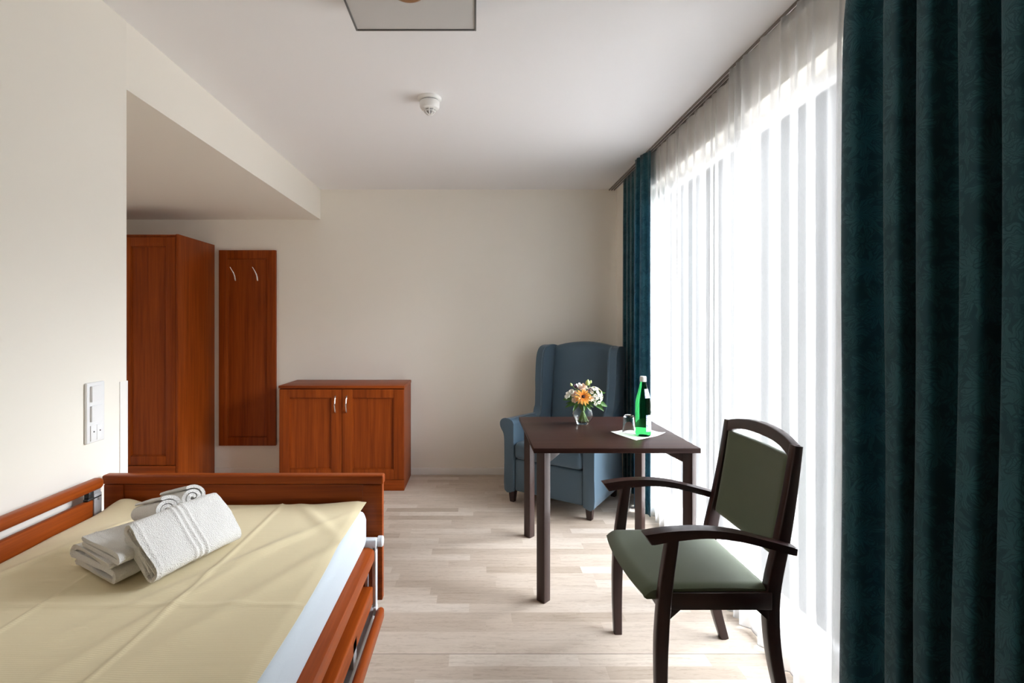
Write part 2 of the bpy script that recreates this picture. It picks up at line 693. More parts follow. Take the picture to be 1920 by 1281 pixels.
b = bmn(); box(b, (XA - 0.1, YF - 0.1, -0.12), (1.50, YB + 0.1, 0.0))
struct('floor', b, M['floor'], 'light oak strip floor running across the room', 'floor')
b = bmn(); box(b, (XA - 0.1, YF - 0.1, ZC), (1.50, YB + 0.12, ZC + 0.12))
struct('ceiling', b, M['ceiling'], 'smooth white ceiling over the whole room', 'ceiling')
b = bmn(); box(b, (XA - 0.1, YB, 0), (1.50, YB + 0.12, ZC))
struct('wall_back', b, M['wall'], 'cream wall at the back behind the low cabinet', 'wall')
b = bmn(); box(b, (XL - 0.62, YF - 0.1, 0), (XL, YE, ZC), 0.003, 2)
struct('wall_left', b, M['wall'], 'cream wall beside the bed with the switches on it', 'wall')
b = bmn(); box(b, (XA - 0.1, YE, ZB), (XL - 0.003, YB, ZC))
struct('wall_bulkhead', b, M['wall'], 'lowered cream bulkhead over the wardrobe alcove', 'bulkhead')
b = bmn(); box(b, (XA - 0.1, YE - 0.4, 0), (XA, YB, ZB))
box(b, (XA, YE - 0.12, 0), (XL - 0.62, YE, ZB))
struct('wall_alcove', b, M['wall'], 'cream inner wall closing the wardrobe alcove on the left', 'wall')
b = bmn(); box(b, (XL - 0.62, YF - 0.1, 0), (1.50, YF, ZC))
struct('wall_front', b, M['wall'], 'cream wall at the head of the bed', 'wall')
b = bmn()
box(b, (XR, YF, WZ[1]), (1.50, YB, ZC))                       # lintel
box(b, (XR, YF, 0), (1.50, YB, WZ[0]))                        # sill
box(b, (XR, WIN1[1], WZ[0]), (1.50, YB, WZ[1]))
box(b, (XR, YF, WZ[0]), (1.50, WIN1[0], WZ[1]))
struct('wall_right', b, M['wall'], 'cream window wall on the right behind the curtains', 'wall')


def window(name, y0, y1, mull, label):
    b = bmn()
    x0, x1 = 1.36, 1.42
    z0, z1 = WZ
    f = 0.045
    box(b, (x0, y0, z0), (x1, y1, z0 + f), 0.004)
    box(b, (x0, y0, z1 - f), (x1, y1, z1), 0.004)
    for yy in [y0] + [m_ - f / 2 for m_ in mull] + [y1 - f]:
        box(b, (x0, yy, z0 + f), (x1, yy + f, z1 - f), 0.004)
    o = struct(name, b, M['window_frame'], label, 'window')
    ys = [y0 + f] + [v for m_ in mull for v in (m_ - f / 2, m_ + f / 2)] + [y1 - f]
    for k in range(0, len(ys), 2):
        g = bmn()
        box(g, (1.388, ys[k] - 0.006, z0 + f - 0.006), (1.392, ys[k + 1] + 0.006, z1 - f + 0.006))
        obj('window_pane', g, M['pane'], o)
    return o


window('window_1', WIN1[0], WIN1[1], [2.63], 'tall white framed window behind the sheer curtains')

b = bmn(); box(b, (-3.35, YB - 0.014, 0), (XR, YB, 0.062), 0.004)
struct('baseboard_back', b, M['white_trim'], 'white skirting along the back wall', 'baseboard')
b = bmn()
box(b, (XL, YE - 0.042, 0.0), (XL + 0.003, YE + 0.003, 1.124), 0.001)
box(b, (XL - 0.042, YE, 0.0), (XL + 0.003, YE + 0.003, 1.124), 0.001)
struct('trim_1', b, M['white_trim'], 'white corner guard on the end of the left wall', 'corner guard')
b = bmn()
for xx in (1.190, 1.212, 1.234):
    box(b, (xx, YF, ZC - 0.011), (xx + 0.006, YB, ZC))
struct('trim_2', b, M['rail'], 'dark grey curtain rail along the ceiling above the window', 'curtain rail')

# ================================================================== wardrobe
WX0, WX1, WY0, WY1, WZ1 = -3.20, -2.325, 3.96, 4.512, 2.05


def panel_front(bm, x0, x1, z0, z1, y, th, st, rail_t=None, rail_b=None, rec=0.013):
    """framed front with a recessed panel, facing -y"""
    rt = rail_t or st
    rb = rail_b or st
    box(bm, (x0, y, z0), (x0 + st, y + th, z1), 0.002)
    box(bm, (x1 - st, y, z0), (x1, y + th, z1), 0.002)
    box(bm, (x0 + st, y, z1 - rt), (x1 - st, y + th, z1), 0.002)
    box(bm, (x0 + st, y, z0), (x1 - st, y + th, z0 + rb), 0.002)
    box(bm, (x0 + st - 0.004, y + rec, z0 + rb - 0.004), (x1 - st + 0.004, y + th, z1 - rt + 0.004))
    # moulding lip around the panel
    box(bm, (x0 + st, y + rec * 0.45, z0 + rb), (x0 + st + 0.006, y + th, z1 - rt), 0.001)
    box(bm, (x1 - st - 0.006, y + rec * 0.45, z0 + rb), (x1 - st, y + th, z1 - rt), 0.001)
    box(bm, (x0 + st, y + rec * 0.45, z1 - rt - 0.006), (x1 - st, y + th, z1 - rt), 0.001)
    box(bm, (x0 + st, y + rec * 0.45, z0 + rb), (x1 - st, y + th, z0 + rb + 0.006), 0.001)


def bow_handle(bm, p0, p1, out, r=0.005):
    p0 = Vector(p0); p1 = Vector(p1); out = Vector(out)
    pts = []
    for i in range(15):
        t = i / 14
        k = math.sin(PI * t) ** 0.6
        pts.append(p0.lerp(p1, t) + out * k)
    tube(bm, pts, [r * 1.1, r * 0.75, r, r * 0.75, r * 1.1], 8)


t = thing('wardrobe', ((WX0 + WX1) / 2, (WY0 + WY1) / 2, 0), 'tall cherry wood wardrobe standing in the alcove behind the left wall', 'wardrobe')
b = bmn()
box(b, (WX0, WY0 + 0.02, 0.0), (WX0 + 0.02, WY1, WZ1), 0.001)
box(b, (WX1 - 0.02, WY0, 0.0), (WX1, WY1, WZ1), 0.0015)
box(b, (WX0 + 0.02, WY0 + 0.02, WZ1 - 0.02), (WX1 - 0.02, WY1, WZ1), 0.001)
box(b, (WX0 + 0.02, WY0 + 0.022, 0.06), (WX1 - 0.02, WY1, 0.08))
box(b, (WX0 + 0.02, WY1 - 0.008, 0.08), (WX1 - 0.02, WY1, WZ1 - 0.02))
box(b, (WX0 + 0.02, WY0 + 0.03, 0.0), (WX1 - 0.02, WY0 + 0.045, 0.06))
obj('body', b, M['cherry_z'], t)
xm = -2.775
for x0, x1 in ((xm + 0.002, WX1 - 0.022), (WX0 + 0.002, xm - 0.002)):
    b = bmn(); panel_front(b, x0, x1, 0.243, WZ1 - 0.024, WY0, 0.02, 0.075, 0.07, 0.07)
    d = obj('door', b, M['cherry_z'], t)
    hx = x0 + 0.04 if x0 > xm else x1 - 0.04
    b = bmn(); bow_handle(b, (hx, WY0, 1.06), (hx, WY0, 1.20), (0, -0.028, 0))
    obj('handle', b, M['chrome'], d)
    b = bmn(); box(b, (x0, WY0, 0.066), (x1, WY0 + 0.02, 0.237), 0.002)
    d = obj('drawer', b, M['cherry_x'], t)
    mx = (x0 + x1) / 2
    b = bmn(); bow_handle(b, (mx - 0.065, WY0, 0.178), (mx + 0.065, WY0, 0.178), (0, -0.028, 0.0))
    obj('handle', b, M['chrome'], d)

# ================================================================== coat rack panel
px0, px1, pz0, pz1, py = -2.283, -1.778, 0.265, 2.003, YB - 0.030
t = thing('coat_rack', ((px0 + px1) / 2, YB, pz0), 'tall cherry wood wall panel with two coat hooks beside the wardrobe', 'coat rack')
b = bmn(); panel_front(b, px0, px1, pz0, pz1, py, 0.0285, 0.078, 0.075, 0.075)
obj('panel', b, M['cherry_z'], t)
for hx in (-2.137, -1.940):
    b = bmn()
    z0 = 1.735
    y0 = py + 0.009
    tube(b, [(hx + 0.0, y0, z0 + 0.008), (hx + 0.004, y0 - 0.018, z0 + 0.008)], 0.0055, 10)
    pts = catmull([(hx + 0.006, y0 - 0.016, z0 - 0.004), (hx + 0.007, y0 - 0.026, z0 + 0.012), (hx + 0.004, y0 - 0.036, z0 + 0.045), (hx - 0.008, y0 - 0.052, z0 + 0.085), (hx - 0.020, y0 - 0.066, z0 + 0.112)], 5)
    sweep(b, pts, [0.005, 0.0045, 0.004, 0.003], [0.013, 0.012, 0.009, 0.005], (1, 0.15, 0.2), 0.002)
    obj('coat_hook', b, M['chrome'], t)

# ================================================================== low cabinet
cx0, cx1, cy0, cy1, cz1 = -1.586, -0.578, 4.084, 4.512, 0.85
t = thing('low_cabinet', ((cx0 + cx1) / 2, (cy0 + cy1) / 2, 0), 'low cherry wood cabinet with two doors against the back wall', 'cabinet')
b = bmn(); box(b, (cx0 - 0.004, cy0 - 0.004, cz1 - 0.024), (cx1 + 0.004, cy1, cz1), 0.003)
obj('cabinet_top', b, M['cherry_x'], t)
b = bmn()
box(b, (cx0, cy0 + 0.0215, 0.0), (cx0 + 0.02, cy1, cz1 - 0.0242))
box(b, (cx1 - 0.02, cy0 + 0.0215, 0.0), (cx1, cy1, cz1 - 0.0242))
box(b, (cx0 + 0.02, cy0 + 0.024, 0.09), (cx1 - 0.02, cy1, 0.105))
box(b, (cx0 + 0.02, cy1 - 0.008, 0.105), (cx1 - 0.02, cy1, cz1 - 0.0242))
obj('body', b, M['cherry_z'], t)
b = bmn(); box(b, (cx0 + 0.001, cy0 + 0.006, 0.0), (cx1 - 0.001, cy0 + 0.021, 0.088), 0.001)
obj('plinth', b, M['cherry_x'], t)
xs = -1.079
for x0, x1, hx in ((cx0 + 0.001, xs - 0.0015, -1.131), (xs + 0.0015, cx1 - 0.001, -1.040)):
    b = bmn(); panel_front(b, x0, x1, 0.092, cz1 - 0.030, cy0, 0.02, 0.084, 0.068, 0.084)
    d = obj('door', b, M['cherry_z'], t)
    b = bmn(); bow_handle(b, (hx, cy0, 0.635), (hx, cy0, 0.765), (0, -0.028, 0), 0.006)
    obj('handle', b, M['chrome'], d)

# ================================================================== switches on the left wall
t = thing('switch_plate', (XL, 1.832, 1.03), 'white three-gang switch plate on the left wall above the bed rail', 'light switch')
b = bmn(); box(b, (XL, 1.789, 0.922), (XL + 0.011, 1.876, 1.139), 0.004, 3)
obj('frame', b, M['switch'], t)
for z0, z1, tl in ((1.070, 1.126, 0.006), (0.999, 1.055, 0.004)):
    b = bmn()
    vs_ = box(b, (XL + 0.008, 1.804, z0), (XL + 0.016, 1.861, z1))
    for v in vs_:
        if v.co.x > XL + 0.012 and v.co.y < 1.83:
            v.co.x += tl * 0.5
        elif v.co.x > XL + 0.012:
            v.co.x -= 0.003
    bmesh.ops.bevel(b, geom=b.edges[:], offset=0.001, segments=2, affect='EDGES')
    obj('rocker', b, M['switch'], t)
for y0, y1 in ((1.804, 1.8315), (1.8335, 1.861)):
    b = bmn(); box(b, (XL + 0.008, y0, 0.930), (XL + 0.0145, y1, 0.985), 0.001)
    k = obj('socket_cover', b, M['switch'], t)
    b = bmn(); lathe(b, [(0.0, 0.0155), (0.0028, 0.0155), (0.0028, 0.012)], (XL, (y0 + y1) / 2, 0.962), 10, 'x')
    obj('socket_hole', b, M['black'], k)

# ================================================================== ceiling lamp and smoke detector
lx0, lx1, ly0, ly1, lz = -0.458, 0.002, 1.48, 1.94, 2.47
t = thing('ceiling_lamp', ((lx0 + lx1) / 2, (ly0 + ly1) / 2, ZC), 'square grey glass ceiling lamp, switched off, at the top of the picture', 'ceiling lamp')
b = bmn(); box(b, (lx0 + 0.10, ly0 + 0.10, lz + 0.018), (lx1 - 0.10, ly1 - 0.10, ZC), 0.004)
obj('housing', b, M['plastic'], t)
b = bmn(); box(b, (lx0 + 0.006, ly0 + 0.006, lz + 0.004), (lx1 - 0.006, ly1 - 0.006, lz + 0.018))
obj('diffuser', b, M['diffuser'], t)
b = bmn()
for lo, hi in (((lx0, ly0, lz), (lx0 + 0.007, ly1, lz + 0.022)), ((lx1 - 0.007, ly0, lz), (lx1, ly1, lz + 0.022)),
               ((lx0 + 0.007, ly0, lz), (lx1 - 0.007, ly0 + 0.007, lz + 0.022)), ((lx0 + 0.007, ly1 - 0.007, lz), (lx1 - 0.007, ly1, lz + 0.022))):
    box(b, lo, hi, 0.0012)
obj('frame', b, M['lampframe'], t)
cx, cyy = (lx0 + lx1) / 2, (ly0 + ly1) / 2
b = bmn(); lathe(b, [(0.036, 0.004), (0.038, -0.004), (0.046, -0.007), (0.054, -0.004), (0.056, 0.004)], (cx, cyy, lz), 40)
rg = obj('ring', b, M['bronze'], t)
b = bmn(); lathe(b, [(0.0, -0.001), (0.037, -0.001), (0.037, 0.004)], (cx, cyy, lz), 40)
obj('ring_cap', b, M['plastic'], rg)

sx, sy = -0.245, 2.694
t = thing('smoke_detector', (sx, sy, ZC), 'small round white smoke detector on the ceiling', 'smoke detector')
b = bmn(); lathe(b, [(0.0, 0.0), (0.062, 0.0), (0.062, -0.008), (0.058, -0.014), (0.052, -0.016), (0.0, -0.016)], (sx, sy, ZC), 40)
obj('base', b, M['plastic'], t)
b = bmn(); lathe(b, [(0.046, -0.014), (0.046, -0.021)], (sx, sy, ZC), 40)
obj('gap_ring', b, M['black'], t)
b = bmn(); lathe(b, [(0.0, -0.0205), (0.051, -0.0205), (0.053, -0.024), (0.052, -0.048), (0.046, -0.058), (0.034, -0.062), (0.0, -0.062)], (sx, sy, ZC), 40)
obj('body', b, M['plastic'], t)
b = bmn()
for k in range(8):
    a = 2 * PI * k / 8
    pts = [(sx + 0.030 * math.cos(a), sy + 0.030 * math.sin(a), ZC - 0.060), (sx + 0.028 * math.cos(a), sy + 0.028 * math.sin(a), ZC - 0.074), (sx + 0.016 * math.cos(a), sy + 0.016 * math.sin(a), ZC - 0.086), (sx, sy, ZC - 0.089)]
    tube(b, catmull(pts, 3), 0.0028, 6)
ring_pts = [(sx + 0.029 * math.cos(2 * PI * k / 24), sy + 0.029 * math.sin(2 * PI * k / 24), ZC - 0.074) for k in range(25)]
tube(b, ring_pts, 0.002, 6)
ck = obj('sensor_cage', b, M['plastic'], t)
b = bmn(); lathe(b, [(0.022, -0.060), (0.020, -0.074), (0.010, -0.082), (0.0, -0.084)], (sx, sy, ZC), 20)
obj('sensor', b, plain('grey_sensor', (0.45, 0.45, 0.45), 0.5), ck)

# ================================================================== care bed
bx0, bx1 = -1.362, -0.336
fy0, fy1 = 1.845, 1.880
t = thing('care_bed', (-0.85, 0.85, 0), 'cherry wood care bed with raised left rail and lowered right rail', 'bed')
b = bmn()
z0, z1 = 0.34, 0.797
box(b, (bx0 + 0.004, fy0 + 0.003, z0), (bx0 + 0.077, fy1 - 0.003, z1 - 0.034), 0.004)
box(b, (bx1 - 0.077, fy0 + 0.003, z0), (bx1 - 0.004, fy1 - 0.003, z1 - 0.034), 0.004)
box(b, (bx0 + 0.076, fy0 + 0.008, z0 + 0.07), (bx1 - 0.076, fy1 - 0.008, z1 - 0.036))
box(b, (bx0 + 0.076, fy0 + 0.003, z0), (bx1 - 0.076, fy1 - 0.003, z0 + 0.072), 0.003)
fb = obj('footboard', b, M['cherry_x'], t)
b = bmn(); box(b, (bx0, fy0 - 0.002, z1 - 0.033), (bx1, fy1 + 0.002, z1), 0.007, 4)
obj('top_rail', b, M['cherry_x'], fb)
hy = -0.235
b = bmn()
box(b, (bx0, hy, 0.34), (bx1, hy + 0.03, 0.93), 0.006)
obj('headboard', b, M['cherry_x'], t)
# lying frame
b = bmn()
for xx in (-1.300, -0.430):
    box(b, (xx, hy + 0.04, 0.40), (xx + 0.022, fy0 - 0.006, 0.545), 0.003)
obj('side_board', b, M['cherry_y'], t)
b = bmn()
for xx in (-1.26, -0.392):
    box(b, (xx, hy + 0.04, 0.285), (xx + 0.03, fy0 - 0.006, 0.325), 0.003)
for yy in (0.0, 0.6, 1.2, 1.78):
    box(b, (-1.28, yy, 0.50), (-0.43, yy + 0.04, 0.545), 0.003)
for yy in (0.25, 1.45):
    box(b, (-1.20, yy, 0.12), (-0.50, yy + 0.05, 0.17), 0.003)
    for xx in (-1.18, -0.56):
        box(b, (xx, yy, 0.17), (xx + 0.04, yy + 0.05, 0.50), 0.003)
for xx in (-1.262, -0.392):
    for yy in (0.3, 1.5):
        box(b, (xx, yy, 0.325), (xx + 0.03, yy + 0.04, 0.40))
obj('steel_frame', b, M['greymetal'], t)
for xx in (-1.16, -0.54):
    for yy in (0.275, 1.475):
        b = bmn(); lathe(b, [(0.0, -0.02), (0.05, -0.02), (0.058, -0.012), (0.058, 0.012), (0.05, 0.02), (0.0, 0.02)], (xx, yy, 0.058), 24, 'x')
        box(b, (xx - 0.006, yy - 0.008, 0.05), (xx + 0.006, yy + 0.008, 0.13))
        obj('caster', b, M['black'], t)
# raised left rail
b = bmn()
sweep(b, [(-1.338, hy + 0.05, 0.786), (-1.338, 1.79, 0.786), (-1.338, 1.800, 0.786), (-1.338, 1.806, 0.786)], [0.038, 0.038, 0.032, 0.020], [0.036, 0.036, 0.032, 0.022], (1, 0, 0), 0.012, 4)
obj('rail_bar', b, M['cherry_y'], t)
b = bmn(); box(b, (-1.349, hy + 0.05, 0.632), (-1.329, 1.762, 0.738), 0.005, 3)
obj('rail_bar', b, M['cherry_y'], t)
b = bmn()
box(b, (-1.350, 1.764, 0.50), (-1.328, 1.800, 0.754), 0.002)
box(b, (-1.346, 1.768, 0.752), (-1.332, 1.800, 0.772), 0.001)
pp = obj('rail_post', b, M['greymetal'], t)
b = bmn(); lathe(b, [(0.0, 0.003), (0.004, 0.002), (0.004, -0.002)], (-1.327, 1.782, 0.735), 10, 'x')
obj('screw', b, M['metal'], pp)
b = bmn(); box(b, (-1.348, 1.742, 0.740), (-1.330, 1.766, 0.768), 0.003)
box(b, (-1.346, 1.735, 0.738), (-1.328, 1.800, 0.746), 0.002)
obj('rail_catch', b, M['black'], t)
# lowered right rail
b = bmn()
prism(b, [(-0.408, 0.552), (-0.404, 0.558), (-0.380, 0.560), (-0.362, 0.553), (-0.358, 0.545), (-0.358, 0.516), (-0.362, 0.512), (-0.404, 0.512), (-0.408, 0.516)], lambda p, q, s: (p, s, q), hy + 0.05, 1.788)
obj('rail_bar', b, M['cherry_y'], t)
b = bmn(); box(b, (-0.404, hy + 0.05, 0.362), (-0.362, 1.788, 0.424), 0.006, 3)
obj('rail_bar', b, M['cherry_y'], t)
b = bmn()
sweep(b, [(-0.334, hy + 0.05, 0.334), (-0.334, 1.775, 0.334), (-0.334, 1.786, 0.334), (-0.334, 1.792, 0.334)], [0.040, 0.040, 0.034, 0.02], [0.026, 0.026, 0.022, 0.014], (1, 0, 0), 0.011, 4)
obj('rail_bar', b, M['cherry_y'], t)
b = bmn()
box(b, (-0.396, 1.789, 0.545), (-0.352, 1.818, 0.585), 0.004, 3)
box(b, (-0.366, 1.789, 0.345), (-0.352, 1.818, 0.560), 0.003, 3)
box(b, (-0.394, 1.796, 0.345), (-0.384, 1.818, 0.560), 0.002)
box(b, (-0.360, 1.780, 0.322), (-0.350, 1.812, 0.350), 0.002)
pp = obj('rail_post', b, M['silver'], t)
b = bmn(); lathe(b, [(0.0, 0.012), (0.016, 0.012), (0.019, 0.009), (0.019, -0.006), (0.016, -0.009), (0.0, -0.009)], (-0.345, 1.824, 0.567), 24, 'x')
obj('roller', b, M['silver'], pp)

# mattress
b = bmn(); box(b, (-1.300, hy + 0.06, 0.546), (-0.388, 1.826, 0.688), 0.035, 5)
m_ = obj('mattress', b, M['mattress'], origin=(-0.85, 0.82, 0.546))
tagit(m_, 'pale blue covered mattress lying in the care bed', 'mattress')


# bed sheet: rests on the mattress, with ironing creases and soft wrinkles
def sheet_h(x, y):
    h = 0.0
    n = mnoise.noise(Vector((x * 2.2 + 0.8 * y, y * 1.6, 0.3)))
    h += 0.005 * n
    # diagonal drag wrinkles
    for (x0, y0, dx, dy, w, a, L) in ((-0.62, 1.45, -0.55, -0.83, 0.020, 0.007, 0.35), (-0.50, 1.30, -0.45, -0.89, 0.028, 0.006, 0.45),
                                      (-0.70, 1.20, -0.35, -0.94, 0.022, 0.006, 0.30), (-1.10, 1.70, -0.5, -0.8, 0.03, 0.007, 0.30),
                                      (-1.20, 1.45, -0.3, -0.95, 0.018, 0.006, 0.30), (-0.55, 1.72, 0.6, -0.8, 0.022, 0.005, 0.22), (-0.95, 1.72, -0.9, -0.4, 0.02, 0.005, 0.25)):
        u = (x - x0) * dx + (y - y0) * dy
        v = (x - x0) * dy - (y - y0) * dx
        h += a * math.exp(-(v / w) ** 2) * math.exp(-(u / L) ** 2)
    for xc in (-1.016, -0.706):
        h += 0.0035 * math.exp(-((x - xc + 0.01 * math.sin(y * 3)) / 0.006) ** 2)
    for yc in (1.18, 0.55):
        h += 0.0022 * math.exp(-((y - yc) / 0.006) ** 2)
    return h


SX0, SX1, SY0, SY1 = -1.322, -0.402, -0.16, 1.832


def sheet_f(u, v):
    x = SX0 + (SX1 - SX0) * u
    y = SY0 + (SY1 - SY0) * v
    z = 0.6945 + sheet_h(x, y)
    eL = max(0.0, (-1.285 - x) / 0.037)
    eR = max(0.0, (x + 0.425) / 0.023)
    z -= 0.018 * eL ** 2 + 0.004 * eR
    if eL > 0:
        z += 0.010 * math.sin(y * 9) * eL * 0.5
    # lifted back corners
    c1 = math.exp(-(((x - SX1) / 0.13) ** 2 + ((y - SY1) / 0.05) ** 2))
    c2 = math.exp(-(((x + 1.26) / 0.06) ** 2 + ((y - SY1) / 0.06) ** 2))
    z += 0.012 * c1 + 0.020 * c2
    if eL > 0 and y > 1.70:
        z += 0.0
    # edge waviness
    if u > 0.995:
        x += 0.004 * math.sin(y * 7) + 0.006 * c1
    return (x, y, z)


b = bmn(); vs_ = grid(b, 150, 230, sheet_f)
bmesh.ops.recalc_face_normals(b, faces=b.faces[:])
ret = bmesh.ops.solidify(b, geom=b.faces[:], thickness=0.0015)
sh = obj('bed_sheet', b, M['sheet'], origin=(-0.85, 0.82, 0.69), smooth=60)
tagit(sh, 'pale yellow cotton sheet spread over the mattress', 'bed sheet')

# ================================================================== towels


def cloth_loop(center, th):
    """thick closed outline of a cloth strip that follows a polyline"""
    pts = [Vector((p[0], p[1], 0)) for p in center]
    L, R = [], []
    n = len(pts)
    for i, p in enumerate(pts):
        d = (pts[min(i + 1, n - 1)] - pts[max(i - 1, 0)]).normalized()
        nn = Vector((-d.y, d.x, 0))
        L.append(p + nn * th / 2)
        R.append(p - nn * th / 2)
    e = (pts[-1] - pts[-2]).normalized() * th * 0.4
    s = (pts[0] - pts[1]).normalized() * th * 0.4
    return L + [pts[-1] + e] + R[::-1] + [pts[0] + s]


def extrude_cloth(bm, loop, mapf, length, n, seed, amp=0.0025, ends=0.008, bands=()):
    """loop extruded along a length with slight unevenness; mapf(p, q, s)"""
    rings = []
    m = len(loop)
    for i in range(n):
        f = i / (n - 1)
        ring = []
        for k, p in enumerate(loop):
            nz = mnoise.noise(Vector((p.x * 25 + seed, p.y * 25, f * length * 18)))
            nz2 = mnoise.noise(Vector((p.x * 60, p.y * 60 + seed, f * length * 40)))
            s = f * length
            if i == 0:
                s += ends * mnoise.noise(Vector((k * 0.15, seed, 2)))
            if i == n - 1:
                s += ends * mnoise.noise(Vector((k * 0.15, seed, 9)))
            d = amp * nz + amp * 0.4 * nz2
            for bc, bw, ba in bands:
                d -= ba * math.exp(-((s - bc) / bw) ** 2)
            a = loop[(k + 1) % m] - loop[k - 1]
            nn = Vector((a.y, -a.x, 0))
            if nn.length > 1e-9:
                nn.normalize()
            q = p + nn * d
            ring.append(bm.verts.new(mapf(q.x, q.y, s)))
        rings.append(ring)
    for i in range(n - 1):
        for k in range(m):
            bm.faces.new((rings[i][k], rings[i][(k + 1) % m], rings[i + 1][(k + 1) % m], rings[i + 1][k]))
    for r_, rev in ((rings[0], True), (rings[-1], False)):
        h = m // 2
        # cap the strip with quads across its thickness
        half = (m - 2) // 2
        L = r_[:half]
        Rr = r_[half + 1:half + 1 + half][::-1]
        for k in range(half - 1):
            f = (L[k], L[k + 1], Rr[k + 1], Rr[k])
            bm.faces.new(f[::-1] if rev else f)
        bm.faces.new((L[-1], r_[half], Rr[-1]))
        bm.faces.new((L[0], Rr[0], r_[-1]))


def folded(w, layers, th, gap, r_in=None, jitter=0.0):
    """zig-zag folded strip centre line of given width and number of layers, bottom up"""
    pitch = th + gap
    pts = []
    for k in range(layers):
        y = th / 2 + k * pitch
        xs = [0.0 + pitch * 0.6, w - pitch * 0.6]
        if k % 2:
            xs = xs[::-1]
        for i in range(9):
            f = i / 8
            pts.append((xs[0] + (xs[1] - xs[0]) * f, y + jitter * math.sin(f * PI * 2 + k)))
        if k < layers - 1:
            sgn = 1 if k % 2 == 0 else -1
            for i in range(1, 6):
                a = -PI / 2 + PI * i / 6
                pts.append((xs[1] + sgn * pitch * 0.5 * math.cos(a) * 1.2, y + pitch / 2 + pitch / 2 * math.sin(a)))
    return pts


def wrap_fold(w, th, turns=2, gap=0.002):
    """flat spiral (a towel folded in on itself), outside layer last"""
    pts = []
    for k in range(turns):
        o = (turns - 1 - k) * (th + gap)
        h = (th + gap) * (0.55 + k)
        l, r = o * 0.35 + h, w - o * 0.35 - h
        cyy = 0.0
        for i in range(9):
            f = i / 8
            pts.append((l + (r - l) * f, -h))
        for i in range(1, 7):
            a = -PI / 2 + PI * i / 7
            pts.append((r + h * math.cos(a), h * math.sin(a)))
        if k == turns - 1:
            stop = 0.12
        else:
            stop = 0.0
        for i in range(9):
            f = i / 8
            pts.append((r + (l - r) * f * (1 - stop * 0), h))
        if k < turns - 1:
            h2 = (th + gap) * (0.55 + k + 1)
            for i in range(1, 6):
                a = PI / 2 + PI * i / 6
                hh = h + (h2 - h) * i / 6
                pts.append((l + hh * math.cos(a), hh * math.sin(a)))
    return pts


ZS = 0.700
# flat folded towel (left)
pA = Vector((-1.088, 1.372, ZS + 0.002))
eA1 = Vector((0.85, -0.52, 0)).normalized()
eA2 = Vector((0.52, 0.85, 0)).normalized()
t = thing('folded_towel', (-0.93, 1.42, ZS), 'white towel folded flat on the sheet, lying under the leaning towel', 'towel', group=None)
b = bmn()
lp = cloth_loop(folded(0.225, 3, 0.014, 0.0045, jitter=0.0012), 0.0135)
extrude_cloth(b, lp, lambda p, q, s: pA + eA1 * p * (1 - 1.05 * s) + eA2 * s + Vector((0, 0, q)), 0.235, 46, 1.3, 0.0022, 0.010)
obj('lower_fold', b, M['towel'], t, smooth=70)
b = bmn()
pA2 = pA + eA1 * 0.035 + eA2 * 0.004 + Vector((0, 0, 0.054))
lp = cloth_loop(folded(0.205, 2, 0.011, 0.003, jitter=0.001), 0.0108)
extrude_cloth(b, lp, lambda p, q, s: pA2 + eA1 * p * (1 - 1.5 * s) + eA2 * s + Vector((0, 0, q - 0.10 * max(0, p - 0.16))), 0.235, 46, 4.1, 0.0015, 0.004, ((0.03, 0.003, 0.002),))
obj('upper_fold', b, M['towel'], t, smooth=70)

# leaning towel (front)
pB = Vector((-0.800, 1.262, ZS + 0.012))
dB = Vector((0.364, 0.931, 0)).normalized()
up = Vector((-0.931 * 0.68, 0.364 * 0.68, 0.735)).normalized()
nB = dB.cross(up).normalized()
if nB.z < 0:
    nB = -nB
t = thing('folded_towel', (-0.76, 1.40, ZS), 'thick white terry towel with a ribbed band, leaning at the front of the towel pile', 'towel')
b = bmn()
WB = 0.150
lp = cloth_loop(wrap_fold(WB, 0.0105, 2, 0.0012), 0.0103)
extrude_cloth(b, lp, lambda p, q, s: pB + dB * s + up * (WB - p + 0.004 * math.sin(s * 9)) + nB * (-q * (1 - 0.15 * math.sin(s / 0.265 * PI)) + 0.006 * math.sin(PI * s / 0.265)), 0.265, 80, 7.7, 0.0028, 0.010,
              ((0.112, 0.0035, 0.0035), (0.128, 0.0035, 0.0035), (0.146, 0.0035, 0.0035), (0.012, 0.003, 0.002)))
obj('fold', b, M['towel'], t, smooth=70)


# rolled towel with two rolls behind
def spiral(r, turns, th):
    pts = []
    n = int(turns * 22)
    r0 = r - turns * th * 1.08
    for i in range(n + 1):
        f = i / n
        a = f * turns * 2 * PI
        rr = max(0.003, r0 + (r - r0) * f)
        pts.append((rr * math.cos(a), rr * math.sin(a)))
    return pts


t = thing('rolled_towel', (-0.93, 1.50, ZS), 'white towel rolled up from both ends, two rolls peeking over the leaning towel', 'towel')
for p0, p1, sd in (((-0.870, 1.432, 0.828), (-1.000, 1.512, 0.786), 2.2), ((-0.836, 1.496, 0.838), (-0.966, 1.576, 0.796), 5.9)):
    p0 = Vector(p0); p1 = Vector(p1)
    ax = (p1 - p0)
    L = ax.length
    ax.normalize()
    e1 = ax.cross(Vector((0, 0, 1))).normalized()
    e2 = e1.cross(ax).normalized()
    b = bmn()
    lp = cloth_loop([(x_ * 1.12, y_ * 0.92) for x_, y_ in spiral(0.034, 2.30, 0.0118)], 0.0104)
    extrude_cloth(b, lp, lambda p, q, s: p0 + ax * s + e1 * p * (1 - 1.2 * s * 0.8) + e2 * q * (1 - 1.2 * s * 0.8), L, 26, sd, 0.0016, 0.006)
    obj('roll', b, M['towel'], t, smooth=70)
b = bmn()
c0 = Vector((-1.00, 1.545, 0.768)); c1 = Vector((-0.885, 1.475, 0.790))
